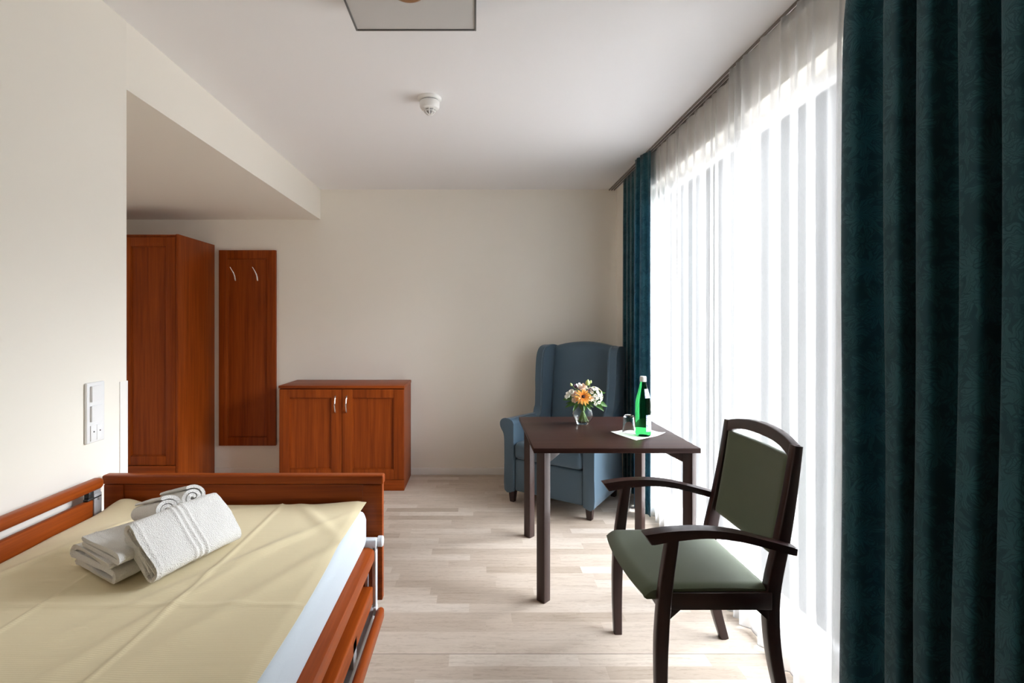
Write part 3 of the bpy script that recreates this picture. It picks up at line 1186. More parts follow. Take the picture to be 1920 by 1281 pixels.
box(b, (-0.075, -0.045, -0.012), (0.075, 0.045, 0.006), 0.006, 3)
ang = math.atan2(-0.09, 0.14)
b.transform(Matrix.Translation((-0.945, 1.513, 0.784)) @ Matrix.Rotation(ang, 4, 'Z'))
obj('middle_web', b, M['towel'], t, smooth=70)

# ================================================================== dining table
TX0, TX1, TY0, TY1 = 0.279, 1.083, 2.436, 3.265
t = thing('dining_table', ((TX0 + TX1) / 2, (TY0 + TY1) / 2, 0), 'square dark brown wooden table with the flower vase on it', 'table')
b = bmn(); box(b, (TX0, TY0, 0.726), (TX1, TY1, 0.75), 0.0025, 2)
obj('tabletop', b, M['wenge_x'], t)
for lx, ly in ((0.330, 2.470), (1.042, 2.470), (0.340, 3.215), (1.042, 3.215)):
    b = bmn()
    h = 0.0245
    k = 0.006
    sgx = 1 if lx < 0.7 else -1
    sgy = 1 if ly < 2.8 else -1
    ang = PI / 4
    rot = Matrix.Translation((lx, ly, 0)) @ Matrix.Rotation(ang, 4, 'Z')
    box(b, (-h, -h, 0.0), (h, h, 0.7255), 0.004, 2)
    b.transform(rot)
    # tapered bracket running diagonally in under the top
    c = bmn()
    d2 = Vector((sgx, sgy, 0)).normalized()
    s2 = Vector((-d2.y, d2.x, 0))
    o0 = Vector((lx, ly, 0)) + d2 * (h * 0.9)
    prism(b, [(0, 0.7255), (0.135, 0.7255), (0.135, 0.716), (0.015, 0.678), (0, 0.675)], lambda p, q, s: o0 + d2 * p + s2 * s + Vector((0, 0, q)), -0.020, 0.020, 0.0015)
    c.free()
    obj('leg', b, M['wenge_z'], t)

# ================================================================== green armchair
CYN, CYF = 1.690, 2.212          # front legs
t = thing('armchair', (0.82, 1.95, 0), 'dark wooden armchair with green seat and back, pulled up beside the table', 'chair')
for yy in (CYN, CYF):
    b = bmn()
    pts = catmull([(0.619, yy, 0.0), (0.616, yy, 0.15), (0.618, yy, 0.30), (0.630, yy, 0.46), (0.657, yy, 0.648)], 6)
    sweep(b, pts, [0.034, 0.040, 0.044, 0.044, 0.040], [0.032, 0.034, 0.036, 0.034, 0.032], (0, 1, 0), 0.006)
    obj('front_leg', b, M['mahog'], t)
for yy in (1.722, 2.178):
    b = bmn()
    pts = catmull([(1.066, yy, 0.0), (1.030, yy, 0.13), (1.006, yy, 0.28), (1.004, yy, 0.44), (1.040, yy, 0.62), (1.068, yy, 0.78), (1.090, yy, 0.936)], 6)
    sweep(b, pts, [0.034, 0.040, 0.045, 0.050, 0.044, 0.036, 0.030], [0.032, 0.036, 0.038, 0.038, 0.036, 0.036, 0.034], (0, 1, 0), 0.005)
    obj('rear_leg', b, M['mahog'], t)
for yy, sg in ((1.682, -1), (2.219, 1)):
    b = bmn()
    top = catmull([(0.553, 0, 0.656), (0.65, 0, 0.669), (0.76, 0, 0.672), (0.86, 0, 0.661), (0.96, 0, 0.637), (1.058, 0, 0.611)], 5)
    bot = catmull([(0.577, 0, 0.622), (0.65, 0, 0.635), (0.76, 0, 0.645), (0.86, 0, 0.636), (0.96, 0, 0.612), (1.055, 0, 0.586)], 5)
    poly = [(p.x, p.z) for p in top] + [(p.x, p.z) for p in bot[::-1]]
    prism(b, poly, lambda p, q, s: (p, s, q), yy - 0.023, yy + 0.023, 0.005, 3)
    obj('armrest', b, M['mahog_x'], t)
b = bmn()
for yy in (1.710, 2.190):
    box(b, (0.635, yy - 0.011, 0.388), (0.995, yy + 0.011, 0.446), 0.003)
    # brackets between rail and legs
    prism(b, [(0.640, 0.390), (0.690, 0.390), (0.640, 0.345)], lambda p, q, s: (p, s, q), yy - 0.009, yy + 0.009, 0.001)
    prism(b, [(0.985, 0.390), (0.940, 0.390), (0.985, 0.350)], lambda p, q, s: (p, s, q), yy - 0.009, yy + 0.009, 0.001)
box(b, (0.622, CYN, 0.375), (0.644, CYF, 0.440), 0.003)
prism(b, [(CYN + 0.01, 0.40), (CYN + 0.07, 0.40), (CYN + 0.01, 0.33)], lambda p, q, s: (s, p, q), 0.624, 0.642, 0.001)
prism(b, [(CYF - 0.01, 0.40), (CYF - 0.07, 0.40), (CYF - 0.01, 0.33)], lambda p, q, s: (s, p, q), 0.624, 0.642, 0.001)
box(b, (0.990, 1.722, 0.388), (1.012, 2.178, 0.440), 0.003)
obj('seat_frame', b, M['mahog_x'], t)


# seat with a rounded front that rolls over the frame
def seat_f(u, v):
    # u across (y), v front to back
    y0, y1 = 1.704, 2.198
    nar = 0.010 * v
    y = y0 + nar + (y1 - y0 - 2 * nar) * u
    e = abs(2 * u - 1)
    bow = 0.022 * (1 - e ** 2.2)
    x = 0.566 - bow + (0.996 - 0.566 + bow) * v
    z = 0.462 - 0.010 * math.sin(PI * u) * math.sin(PI * min(1, v * 1.1)) + 0.004 * math.sin(PI * v)
    z -= 0.009 * max(0, (e - 0.90) / 0.10) ** 2
    z -= 0.024 * max(0, (0.10 - v) / 0.10) ** 1.9
    z -= 0.010 * max(0, (v - 0.95) / 0.05) ** 2
    return (x, y, z)


b = bmn()
vt = grid(b, 41, 41, seat_f)
vb = [[b.verts.new((vt[i][j].co.x + (0.010 if j == 0 else 0), vt[i][j].co.y, 0.423)) for j in range(41)] for i in range(41)]
for i in range(40):
    for j in range(40):
        b.faces.new((vb[i][j], vb[i][j + 1], vb[i + 1][j + 1], vb[i + 1][j]))
for i in range(40):
    b.faces.new((vt[i][0], vb[i][0], vb[i + 1][0], vt[i + 1][0]))
    b.faces.new((vt[i][40], vt[i + 1][40], vb[i + 1][40], vb[i][40]))
    b.faces.new((vt[0][i], vt[0][i + 1], vb[0][i + 1], vb[0][i]))
    b.faces.new((vt[40][i], vb[40][i], vb[40][i + 1], vt[40][i + 1]))
obj('seat', b, M['green_fabric'], t, smooth=60)


def post_x(z):
    zs = [0.44, 0.62, 0.78, 0.936, 1.0]
    xs_ = [1.004, 1.040, 1.068, 1.090, 1.098]
    for i in range(4):
        if z <= zs[i + 1]:
            f = (z - zs[i]) / (zs[i + 1] - zs[i])
            return xs_[i] + (xs_[i + 1] - xs_[i]) * f
    return xs_[-1]


def pad(u, v, off):
    y = 1.738 + (2.162 - 1.738) * u
    e = abs(2 * u - 1)
    zt, zb = 0.893, 0.553 - 0.010 * (1 - e ** 2)
    z = zb + (zt - zb) * v
    rim = min(1.0, min(u, 1 - u, v * 0.8, (1 - v) * 0.8) / 0.05)
    puff = 0.010 * (1 - (1 - rim) ** 2) if rim < 1 else 0.010
    x = post_x(z) + 0.016 * (1 - e ** 2) + off * (0.006 + puff)
    return (x, y, z)


b = bmn()
f1 = grid(b, 33, 33, lambda u, v: pad(u, v, -1))
f2 = grid(b, 33, 33, lambda u, v: pad(u, v, 1))
for i in range(32):
    b.faces.new((f1[i][0], f2[i][0], f2[i + 1][0], f1[i + 1][0]))
    b.faces.new((f1[i][32], f1[i + 1][32], f2[i + 1][32], f2[i][32]))
    b.faces.new((f1[0][i], f1[0][i + 1], f2[0][i + 1], f2[0][i]))
    b.faces.new((f1[32][i], f2[32][i], f2[32][i + 1], f1[32][i + 1]))
obj('backrest', b, M['green_fabric'], t, smooth=60)
# arched top rail with the hand hole under it
b = bmn()
rows = []
N = 28
for i in range(N + 1):
    u = i / N
    y = 1.722 + (2.178 - 1.722) * u
    e = abs(2 * u - 1)
    zt = 0.937 + 0.032 * (1 - e ** 2.2)
    zb = 0.886 + 0.040 * (1 - e ** 3.0)
    bow = 0.016 * (1 - e ** 2)
    th = 0.015
    ring = []
    for a_, q in ((-1, zb), (-1, zt - 0.004), (-0.7, zt), (0.7, zt), (1, zt - 0.004), (1, zb)):
        ring.append(b.verts.new((post_x(q) + bow + a_ * th, y, q)))
    rows.append(ring)
for i in range(N):
    for k in range(6):
        b.faces.new((rows[i][k], rows[i][(k + 1) % 6], rows[i + 1][(k + 1) % 6], rows[i + 1][k]))
b.faces.new(rows[0][::-1]); b.faces.new(rows[-1])
obj('top_rail', b, M['mahog_x'], t, smooth=50)

# ================================================================== blue wing chair (local: front faces -y)
th_ = -math.radians(35.8)
t = thing('wing_chair', (0.508, 3.633, 0), 'blue upholstered wing chair in the corner behind the table', 'chair', rz=th_)
BF = M['blue_fabric']
b = bmn(); box(b, (-0.275, 0.012, 0.092), (0.275, 0.64, 0.335), 0.018, 4)
obj('seat_base', b, BF, t, local=True)
b = bmn(); box(b, (-0.272, -0.010, 0.338), (0.272, 0.56, 0.462), 0.034, 5)
for v in b.verts:
    v.co.z += 0.010 * max(0, 1 - (v.co.x / 0.26) ** 2) * (1 if v.co.z > 0.40 else 0)
cu = obj('seat_cushion', b, BF, t, local=True, smooth=60)
for sg in (-1, 1):
    prof = [(0.278, 0.092), (0.355, 0.092), (0.357, 0.30), (0.358, 0.46), (0.366, 0.520), (0.386, 0.552), (0.397, 0.580), (0.394, 0.606), (0.376, 0.624), (0.350, 0.632), (0.318, 0.630), (0.292, 0.618), (0.278, 0.594)]
    prof = [(p.x, p.y) for p in catmull([(a_, q_, 0) for a_, q_ in prof], 3)]
    b = bmn()

    def amap(p, q, s, sg=sg):
        k = s / 0.62
        top = max(0, (q - 0.45) / 0.18)
        return (sg * (p - 0.030 * k * (1 if p > 0.31 else 0.4)), s, q - 0.012 * k * top)
    prism(b, prof, amap, 0.0, 0.63, 0.012, 3)
    a_ = obj('arm', b, BF, t, local=True, smooth=60)
    b = bmn()
    pts = [Vector((sg * (p + (0.001 if p > 0.3 else -0.001)), 0.004, q)) for p, q in prof[1:]]
    tube(b, pts, 0.0035, 6)
    obj('piping', b, M['piping'], a_, local=True)


def back_v(z):
    return 0.520 + 0.125 * (z - 0.40) / 0.80


# backrest
b = bmn()
NU, NV = 25, 30


def bk(u, v, side):
    e = 2 * u - 1
    ztop = 1.155 + 0.047 * (1 - e * e)
    z = 0.36 + (ztop - 0.36) * v
    w = 0.262 + 0.018 * v
    r = 1.0
    dist = min((1 - abs(e)) * w, (1 - v) * 0.8)
    rnd = max(0, 1 - dist / 0.035)
    puff = (1 - rnd ** 2) * 0.022
    y0 = back_v(z)
    if side < 0:
        y = y0 + 0.022 - puff - 0.012 * (1 - e * e)
    else:
        y = y0 + 0.080 + puff
    return (e * w, y, z)


f1 = grid(b, NU, NV, lambda u, v: bk(u, v, -1))
f2 = grid(b, NU, NV, lambda u, v: bk(u, v, 1))
for i in range(NU - 1):
    b.faces.new((f1[i][0], f2[i][0], f2[i + 1][0], f1[i + 1][0]))
    b.faces.new((f1[i][-1], f1[i + 1][-1], f2[i + 1][-1], f2[i][-1]))
for j in range(NV - 1):
    b.faces.new((f1[0][j], f1[0][j + 1], f2[0][j + 1], f2[0][j]))
    b.faces.new((f1[-1][j], f2[-1][j], f2[-1][j + 1], f1[-1][j + 1]))
obj('backrest', b, BF, t, local=True, smooth=60)
# wings: curved side pieces from the arms up to the top
for sg in (-1, 1):
    out = catmull([(0.36, 0.60, 0), (0.415, 0.66, 0), (0.440, 0.78, 0), (0.452, 0.92, 0), (0.462, 1.04, 0), (0.478, 1.11, 0), (0.515, 1.155, 0), (0.575, 1.172, 0), (0.66, 1.170, 0), (0.715, 1.160, 0)], 5)
    poly = [(p.x, p.y) for p in out] + [(0.70, 1.0), (0.675, 0.8), (0.655, 0.6), (0.64, 0.40), (0.40, 0.40)]
    b = bmn()

    def wmap(p, q, s, sg=sg):
        flare = 0.030 * max(0, (0.60 - p) / 0.25) * max(0, min(1, (q - 0.6) / 0.3))
        return (sg * (s + flare - 0.004), p, q)
    prism(b, poly, wmap, 0.262, 0.330, 0.020, 4)
    w_ = obj('wing', b, BF, t, local=True, smooth=60)
    b = bmn()
    pts = [Vector(wmap(p.x - 0.001, p.y + 0.001, 0.275)) for p in out[6:]]
    tube(b, pts, 0.003, 6)
    obj('piping', b, M['piping'], w_, local=True)
for lx, ly in ((-0.31, 0.045), (0.31, 0.045), (-0.27, 0.60), (0.27, 0.60)):
    b = bmn()
    vs_ = box(b, (lx - 0.026, ly - 0.026, 0.0), (lx + 0.026, ly + 0.026, 0.0935))
    for v in vs_:
        if v.co.z < 0.01:
            v.co.x = lx + (v.co.x - lx) * 0.68
            v.co.y = ly + (v.co.y - ly) * 0.68
    bmesh.ops.bevel(b, geom=b.edges[:], offset=0.003, segments=2, affect='EDGES')
    obj('leg', b, M['mahog'], t, local=True)

# ================================================================== things on the table
ZT = 0.75
# napkin
nap = [Vector((0.745, 2.794, 0)), Vector((0.825, 2.604, 0)), Vector((1.030, 2.749, 0)), Vector((0.950, 2.939, 0))]
b = bmn()


def nap_f(u, v):
    p = nap[0].lerp(nap[1], u).lerp(nap[3].lerp(nap[2], u), v)
    z = ZT + 0.0012
    c = max(0, 1 - math.hypot(1 - u, 1 - v) / 0.35)
    z += 0.010 * c ** 2 + 0.004 * max(0, 1 - math.hypot(u, v) / 0.3) ** 2
    return (p.x, p.y, z)


top_ = grid(b, 24, 24, nap_f)
bmesh.ops.recalc_face_normals(b, faces=b.faces[:])
bmesh.ops.solidify(b, geom=b.faces[:], thickness=0.0010)
o = obj('paper_napkin', b, M['paper'], origin=(0.89, 2.77, ZT))
tagit(o, 'white paper napkin under the bottle and glass', 'napkin')

# mineral water bottle
BX, BY, BZ = 0.896, 2.712, ZT + 0.0016
t = thing('water_bottle', (BX, BY, BZ), 'green glass water bottle with white cap on the table', 'bottle')
b = bmn()
prof = [(0.0, 0.004), (0.026, 0.002), (0.034, 0.0), (0.0385, 0.004), (0.0405, 0.012), (0.0405, 0.020), (0.0395, 0.024), (0.0395, 0.118), (0.0405, 0.122), (0.0408, 0.130), (0.0395, 0.134), (0.0385, 0.140), (0.0395, 0.150), (0.0400, 0.165), (0.0385, 0.185), (0.0330, 0.210), (0.0270, 0.232), (0.0205, 0.258), (0.0160, 0.278), (0.0145, 0.292), (0.0145, 0.300), (0.0, 0.300)]
lathe(b, prof, (BX, BY, BZ), 40)
g_ = obj('glass_body', b, M['green_glass'], t, smooth=50)
b = bmn(); lathe(b, [(0.0150, 0.288), (0.0165, 0.289), (0.0165, 0.314), (0.0150, 0.317), (0.0, 0.317)], (BX, BY, BZ), 28)
for k in range(28):
    a = 2 * PI * k / 28
    tube(b, [(BX + 0.0165 * math.cos(a), BY + 0.0165 * math.sin(a), BZ + 0.291), (BX + 0.0165 * math.cos(a), BY + 0.0165 * math.sin(a), BZ + 0.312)], 0.0008, 4)
obj('cap', b, M['cap'], t)


def label_patch(bm, a0, a1, zr, n=16):
    rows = []
    for i in range(n + 1):
        a = a0 + (a1 - a0) * i / n
        rows.append([bm.verts.new((BX + r * math.cos(a), BY + r * math.sin(a), BZ + z)) for r, z in zr])
    for i in range(n):
        for k in range(len(zr) - 1):
            bm.faces.new((rows[i][k], rows[i + 1][k], rows[i + 1][k + 1], rows[i][k + 1]))
    bmesh.ops.recalc_face_normals(bm, faces=bm.faces[:])
    bmesh.ops.solidify(bm, geom=bm.faces[:], thickness=0.0005)


b = bmn(); label_patch(b, math.radians(-86), math.radians(20), [(0.0403, 0.027), (0.0403, 0.115)])
obj('label_sticker', b, M['label'], t, smooth=60)
b = bmn(); label_patch(b, math.radians(-92), math.radians(0), [(0.0358, 0.204), (0.0305, 0.225), (0.0235, 0.251)])
obj('label_sticker', b, M['label'], t, smooth=60)

# upturned tumbler
GX, GY = 0.842, 2.788
b = bmn()
lathe(b, [(0.0335, 0.0), (0.0350, 0.001), (0.0352, 0.003), (0.0268, 0.092), (0.0250, 0.095), (0.0, 0.0945), (0.0, 0.082), (0.0225, 0.083), (0.0250, 0.080), (0.0325, 0.003)], (GX, GY, ZT + 0.0016), 40)
b.verts.ensure_lookup_table()
n_ = 40
lastr = [v for v in b.verts if abs(math.hypot(v.co.x - GX, v.co.y - GY) - 0.0325) < 1e-5]
firstr = [v for v in b.verts if abs(math.hypot(v.co.x - GX, v.co.y - GY) - 0.0335) < 1e-5]
for k in range(n_):
    b.faces.new((firstr[k], firstr[(k + 1) % n_], lastr[(k + 1) % n_], lastr[k]))
o = obj('tumbler', b, M['glass'], origin=(GX, GY, ZT + 0.0016), smooth=40)
tagit(o, 'clear drinking glass standing upside down beside the bottle', 'glass')

# round vase
VX, VY = 0.640, 3.030
t = thing('flower_vase', (VX, VY, ZT), 'round clear glass vase holding the bouquet', 'vase')
b = bmn()
outer = [(0.0, 0.0), (0.030, 0.0), (0.034, 0.003), (0.036, 0.010)]
for i in range(1, 14):
    a = -0.93 + (0.93 + 0.98) * i / 13
    outer.append((0.060 * math.cos(a), 0.058 + 0.060 * math.sin(a)))
outer += [(0.031, 0.114), (0.033, 0.122), (0.0335, 0.1235)]
inner = [(0.0315, 0.1235), (0.029, 0.114)]
for i in range(13, 0, -1):
    a = -0.98 + (0.98 + 0.98) * i / 13
    inner.append((0.0568 * math.cos(a), 0.058 + 0.0568 * math.sin(a)))
inner += [(0.0, 0.011)]
lathe(b, outer + inner, (VX, VY, ZT), 40)
obj('bowl', b, M['glass'], t, smooth=50)


def petals(bm, c, nrm, n, r0, r1, w, cup, a0=0.0, mat=0, jit=0.0, curl=0.0):
    """ring of petals around c facing nrm"""
    c = Vector(c); nrm = Vector(nrm).normalized()
    ref = Vector((0, 0, 1)) if abs(nrm.z) < 0.9 else Vector((1, 0, 0))
    e1 = nrm.cross(ref).normalized(); e2 = nrm.cross(e1).normalized()
    for k in range(n):
        a = a0 + 2 * PI * k / n + random.uniform(-jit, jit)
        d = e1 * math.cos(a) + e2 * math.sin(a)
        s = nrm.cross(d).normalized()
        L = (r1 - r0) * random.uniform(1 - jit * 0.6, 1 + jit * 0.3)
        prev = None
        lift = random.uniform(-jit, jit) * 0.1 * L
        for i in range(5):
            f = i / 4
            ww = w * (0.45 + 0.9 * f - 0.95 * f ** 4) * (0.55 if i == 4 else 1)
            p = c + d * (r0 + L * f) + nrm * (cup * L * f - curl * L * f * f + lift * f)
            row = [bm.verts.new(p - s * ww / 2 + nrm * ww * 0.10), bm.verts.new(p), bm.verts.new(p + s * ww / 2 + nrm * ww * 0.10)]
            if prev:
                for q in range(2):
                    fc = bm.faces.new((prev[q], prev[q + 1], row[q + 1], row[q]))
                    fc.material_index = mat
            prev = row


def leaf_mesh(bm, p0, p1, w, droop, nrm=(0, -0.4, 1), mat=0):
    p0 = Vector(p0); p1 = Vector(p1)
    d = p1 - p0
    s = d.cross(Vector(nrm)).normalized()
    up_ = s.cross(d).normalized()
    if up_.z < 0:
        up_ = -up_
    prev = None
    for i in range(9):
        f = i / 8
        ww = w * (math.sin(PI * min(1, f * 0.93 + 0.07)) ** 0.8)
        p = p0 + d * f + up_ * (droop * math.sin(PI * f)) + Vector((0, 0, -droop * 0.6 * f * f))
        row = [bm.verts.new(p - s * ww / 2 + up_ * ww * 0.18), bm.verts.new(p - s * ww / 4 + up_ * ww * 0.05), bm.verts.new(p), bm.verts.new(p + s * ww / 4 + up_ * ww * 0.05), bm.verts.new(p + s * ww / 2 + up_ * ww * 0.18)]
        if prev:
            for q in range(4):
                bm.faces.new((prev[q], prev[q + 1], row[q + 1], row[q])).material_index = mat
        prev = row


foot_n = [0]


def stem_pts(head):
    """stem from a spot on the vase floor through the neck up to a head"""
    k = foot_n[0]; foot_n[0] += 1
    a = k * 2.4
    rr = 0.018 + 0.019 * ((k * 0.37) % 1)
    f = Vector((VX + rr * math.cos(a), VY + rr * math.sin(a), ZT + 0.016))
    nk = Vector((VX - 0.62 * rr * math.cos(a) + 0.006 * math.sin(k), VY - 0.62 * rr * math.sin(a), ZT + 0.118))
    h = Vector(head)
    mid = nk.lerp(h, 0.5) + Vector((0, 0, 0.012))
    return catmull([f, f.lerp(nk, 0.5), nk, mid, h], 5)


def flower_thing(name, head, label, cat, r=0.0027):
    t = thing(name, (VX, VY, ZT + 0.016), label, cat)
    b = bmn(); tube(b, stem_pts(head), r, 7)
    obj('stem', b, M['stem'], t)
    return t


HZ = ZT + 0.185
# orange gerbera
gc = Vector((VX - 0.014, VY - 0.075, ZT + 0.172))
t = flower_thing('gerbera', gc + Vector((0, 0.012, -0.006)), 'orange gerbera with a dark eye at the front of the bouquet', 'flower', 0.003)
b = bmn()
gn = Vector((-0.05, -0.93, 0.36))
petals(b, gc - gn * 0.004, gn, 15, 0.006, 0.052, 0.0125, 0.10, 0.20, jit=0.16, curl=0.10)
petals(b, gc, gn, 14, 0.006, 0.046, 0.0115, 0.34, 0, jit=0.16, curl=0.14)
petals(b, gc + gn * 0.003, gn, 15, 0.004, 0.033, 0.0075, 0.55, 0.1, mat=1, jit=0.14)
petals(b, gc + gn * 0.004, gn, 12, 0.003, 0.020, 0.0050, 0.8, 0.3, mat=1, jit=0.1)
obj('petals', b, [M['petal_orange'], M['petal_deep']], t, smooth=80, normals=False)
b = bmn(); ball(b, gc + gn * 0.006, 0.0105, 14)
obj('flower_eye', b, M['gerbera_eye'], t)
# pale pink blooms
for (dx, dy, dz, rr, lab) in ((-0.058, -0.045, 0.185, 0.026, 'blush pink bloom left of the orange gerbera'), (-0.006, -0.030, 0.222, 0.028, 'blush pink bloom just above the orange gerbera'),
                              (0.030, -0.070, 0.160, 0.022, 'blush pink bloom at the lower right of the orange gerbera'), (-0.062, -0.060, 0.150, 0.020, 'small blush pink bloom at the lower left of the orange gerbera')):
    c = Vector((VX + dx, VY + dy, ZT + dz))
    t = flower_thing('carnation', c, lab, 'flower')
    b = bmn()
    n = Vector((dx * 4, -0.6, 0.6))
    for q, (rad, cup) in enumerate(((1.0, 0.15), (0.9, 0.5), (0.75, 0.9), (0.55, 1.5), (0.35, 2.4))):
        petals(b, c, n, 9 - q, 0.002, rr * rad, rr * 0.55, cup, q * 0.5, jit=0.35, curl=0.25)
    obj('petals', b, M['petal_pink'], t, smooth=80, normals=False)
# white daisy spray on the right
t = flower_thing('daisy_spray', (VX + 0.055, VY - 0.02, ZT + 0.16), 'spray of small white daisies on the right of the bouquet', 'flower', 0.0025)
cc = Vector((VX + 0.058, VY - 0.020, ZT + 0.168))
fl = []
tries = 0
while len(fl) < 34 and tries < 4000:
    tries += 1
    a = random.uniform(0, 2 * PI); zc = random.uniform(-0.35, 1)
    d = Vector((math.cos(a) * math.sqrt(1 - zc * zc), math.sin(a) * math.sqrt(1 - zc * zc), zc))
    if d.y > 0.55 or d.x < -0.75:
        continue
    p = cc + Vector((d.x * 0.054, d.y * 0.052, d.z * 0.056))
    if all((p - q).length > 0.0155 for q, _ in fl):
        fl.append((p, d))
bs = bmn()
for p, d in fl:
    tube(bs, [cc - Vector((0, 0, 0.03)), cc.lerp(p, 0.6), p - d * 0.002], 0.0009, 4)
obj('twigs', bs, M['stem'], t)
for p, d in fl + [(Vector((VX + 0.079, VY - 0.075, ZT + 0.140)), Vector((0.1, -1, 0.1))), (Vector((VX + 0.058, VY - 0.080, ZT + 0.133)), Vector((0, -1, 0.1)))]:
    b = bmn()
    petals(b, p, d, 9, 0.002, 0.0115, 0.0068, 0.15, random.random(), jit=0.1)
    o = obj('floret', b, M['petal_white'], t, smooth=80, normals=False)
    b = bmn(); ball(b, p + d * 0.001, 0.0030, 8)
    obj('floret_eye', b, M['flower_yellow'], o)
# white lisianthus / buds on the left
t = flower_thing('white_bloom', (VX - 0.088, VY - 0.03, ZT + 0.178), 'white bloom at the left edge of the bouquet', 'flower')
b = bmn()
for k, (dx, dz) in enumerate(((-0.088, 0.182), (-0.072, 0.196), (-0.098, 0.170))):
    c = Vector((VX + dx, VY - 0.035 - 0.006 * k, ZT + dz))
    for q in range(3):
        petals(b, c, (-0.5, -0.6, 0.6), 7, 0.002, 0.020 - 0.004 * q, 0.012, 0.3 + 0.6 * q, q, jit=0.3)
obj('petals', b, M['petal_white'], t, smooth=80, normals=False)
for (dx, dy, dz, lean, lab) in ((-0.072, -0.02, 0.235, -0.5, 'pale green bud sticking out at the upper left of the bouquet'), (0.024, -0.02, 0.245, 0.1, 'round pale green bud at the top of the bouquet'), (0.044, -0.01, 0.250, 0.25, 'small pale bud at the top right of the bouquet')):
    c = Vector((VX + dx, VY + dy, ZT + dz))
    t = flower_thing('flower_bud', c, lab, 'flower')
    b = bmn()
    big = 0.014 if abs(dx - 0.024) < 0.001 else 0.008
    ax = Vector((lean, -0.2, 1)).normalized()
    lathe(b, [(0.0, -big), (big * 0.75, -big * 0.6), (big, 0.0), (big * 0.8, big * 0.8), (big * 0.35, big * 1.5), (0.0, big * 1.8)], (0, 0, 0), 12)
    b.transform(Matrix.Translation(c) @ ax.to_track_quat('Z', 'Y').to_matrix().to_4x4())
    obj('bud', b, M['leaf_pale'], t)
for (dx, dy, dz, lab) in ((0.036, -0.045, 0.205, 'dark plum flower between the gerbera and the daisies'), (-0.045, -0.02, 0.225, 'dark plum flower at the upper left of the gerbera')):
    c = Vector((VX + dx, VY + dy, ZT + dz))
    t = flower_thing('plum_flower', c, lab, 'flower')
    b = bmn()
    for q in range(3):
        petals(b, c, (0, -0.7, 0.6), 7, 0.001, 0.016 - 0.003 * q, 0.010, 0.3 + 0.5 * q, q, jit=0.3)
    obj('petals', b, M['petal_purple'], t, smooth=80, normals=False)
# pale sprigs of waxflower on top
t = flower_thing('waxflower_sprig', (VX - 0.03, VY - 0.02, ZT + 0.225), 'sprig of tiny white waxflowers at the top left of the bouquet', 'flower')
for (dx, dz) in ((-0.040, 0.238), (-0.026, 0.244), (-0.034, 0.228), (-0.014, 0.236)):
    b = bmn()
    petals(b, (VX + dx, VY - 0.03, ZT + dz), (0, -0.8, 0.5), 5, 0.001, 0.008, 0.007, 0.2, dx * 90)
    o = obj('floret', b, M['petal_white'], t, smooth=80, normals=False)
# leaf sprigs
for (ps, lab) in ((((0.02, 0.02, 0.155), (0.135, -0.01, 0.195), 0.040), 'green leaf sprig reaching out at the upper right of the bouquet'), (((0.03, -0.03, 0.135), (0.135, -0.05, 0.118), 0.044), 'green leaf sprig drooping at the lower right of the bouquet'),
                  (((-0.02, 0.0, 0.150), (-0.125, -0.03, 0.155), 0.050), 'dark leaf sprig at the left of the bouquet'), (((-0.02, -0.02, 0.125), (-0.118, -0.05, 0.112), 0.026), 'narrow leaf sprig at the lower left of the bouquet'),
                  (((0.0, -0.03, 0.130), (0.028, -0.085, 0.098), 0.026), 'leaf sprig hanging over the front of the vase')):
    (a_, b_, w_) = ps
    o_ = Vector((VX, VY, ZT))
    p0 = o_ + Vector(a_); p1 = o_ + Vector(b_)
    t = flower_thing('leaf_sprig', p0, lab, 'leaves', 0.0018)
    b = bmn(); leaf_mesh(b, p0, p1, w_, 0.012, (0, -0.75, 0.65))
    obj('leaf', b, M['leaf'], t, smooth=80, normals=False)
    side = (p1 - p0).cross(Vector((0, -0.6, 0.7))).normalized()
    for sgn, f in ((1, 0.55), (-1, 0.4)):
        q0 = p0.lerp(p1, 0.15)
        q1 = p0.lerp(p1, f + 0.25) + side * sgn * 0.034 + Vector((0, -0.012, -0.004))
        b = bmn(); leaf_mesh(b, q0, q1, w_ * 0.75, 0.010, (0, -0.75, 0.65))
        obj('leaf', b, M['leaf'], t, smooth=80, normals=False)

# ================================================================== curtains


def phase_from_knots(knots):
    """monotone map y -> phase, one full turn between neighbouring knots"""
    ks = sorted(knots)

    def f(y):
        if y <= ks[0]:
            return -(ks[0] - y) / (ks[1] - ks[0]) * 2 * PI
        for i in range(len(ks) - 1):
            if y <= ks[i + 1]:
                return 2 * PI * (i + (y - ks[i]) / (ks[i + 1] - ks[i]))
        return 2 * PI * (len(ks) - 1 + (y - ks[-1]) / (ks[-1] - ks[-2]))
    return f


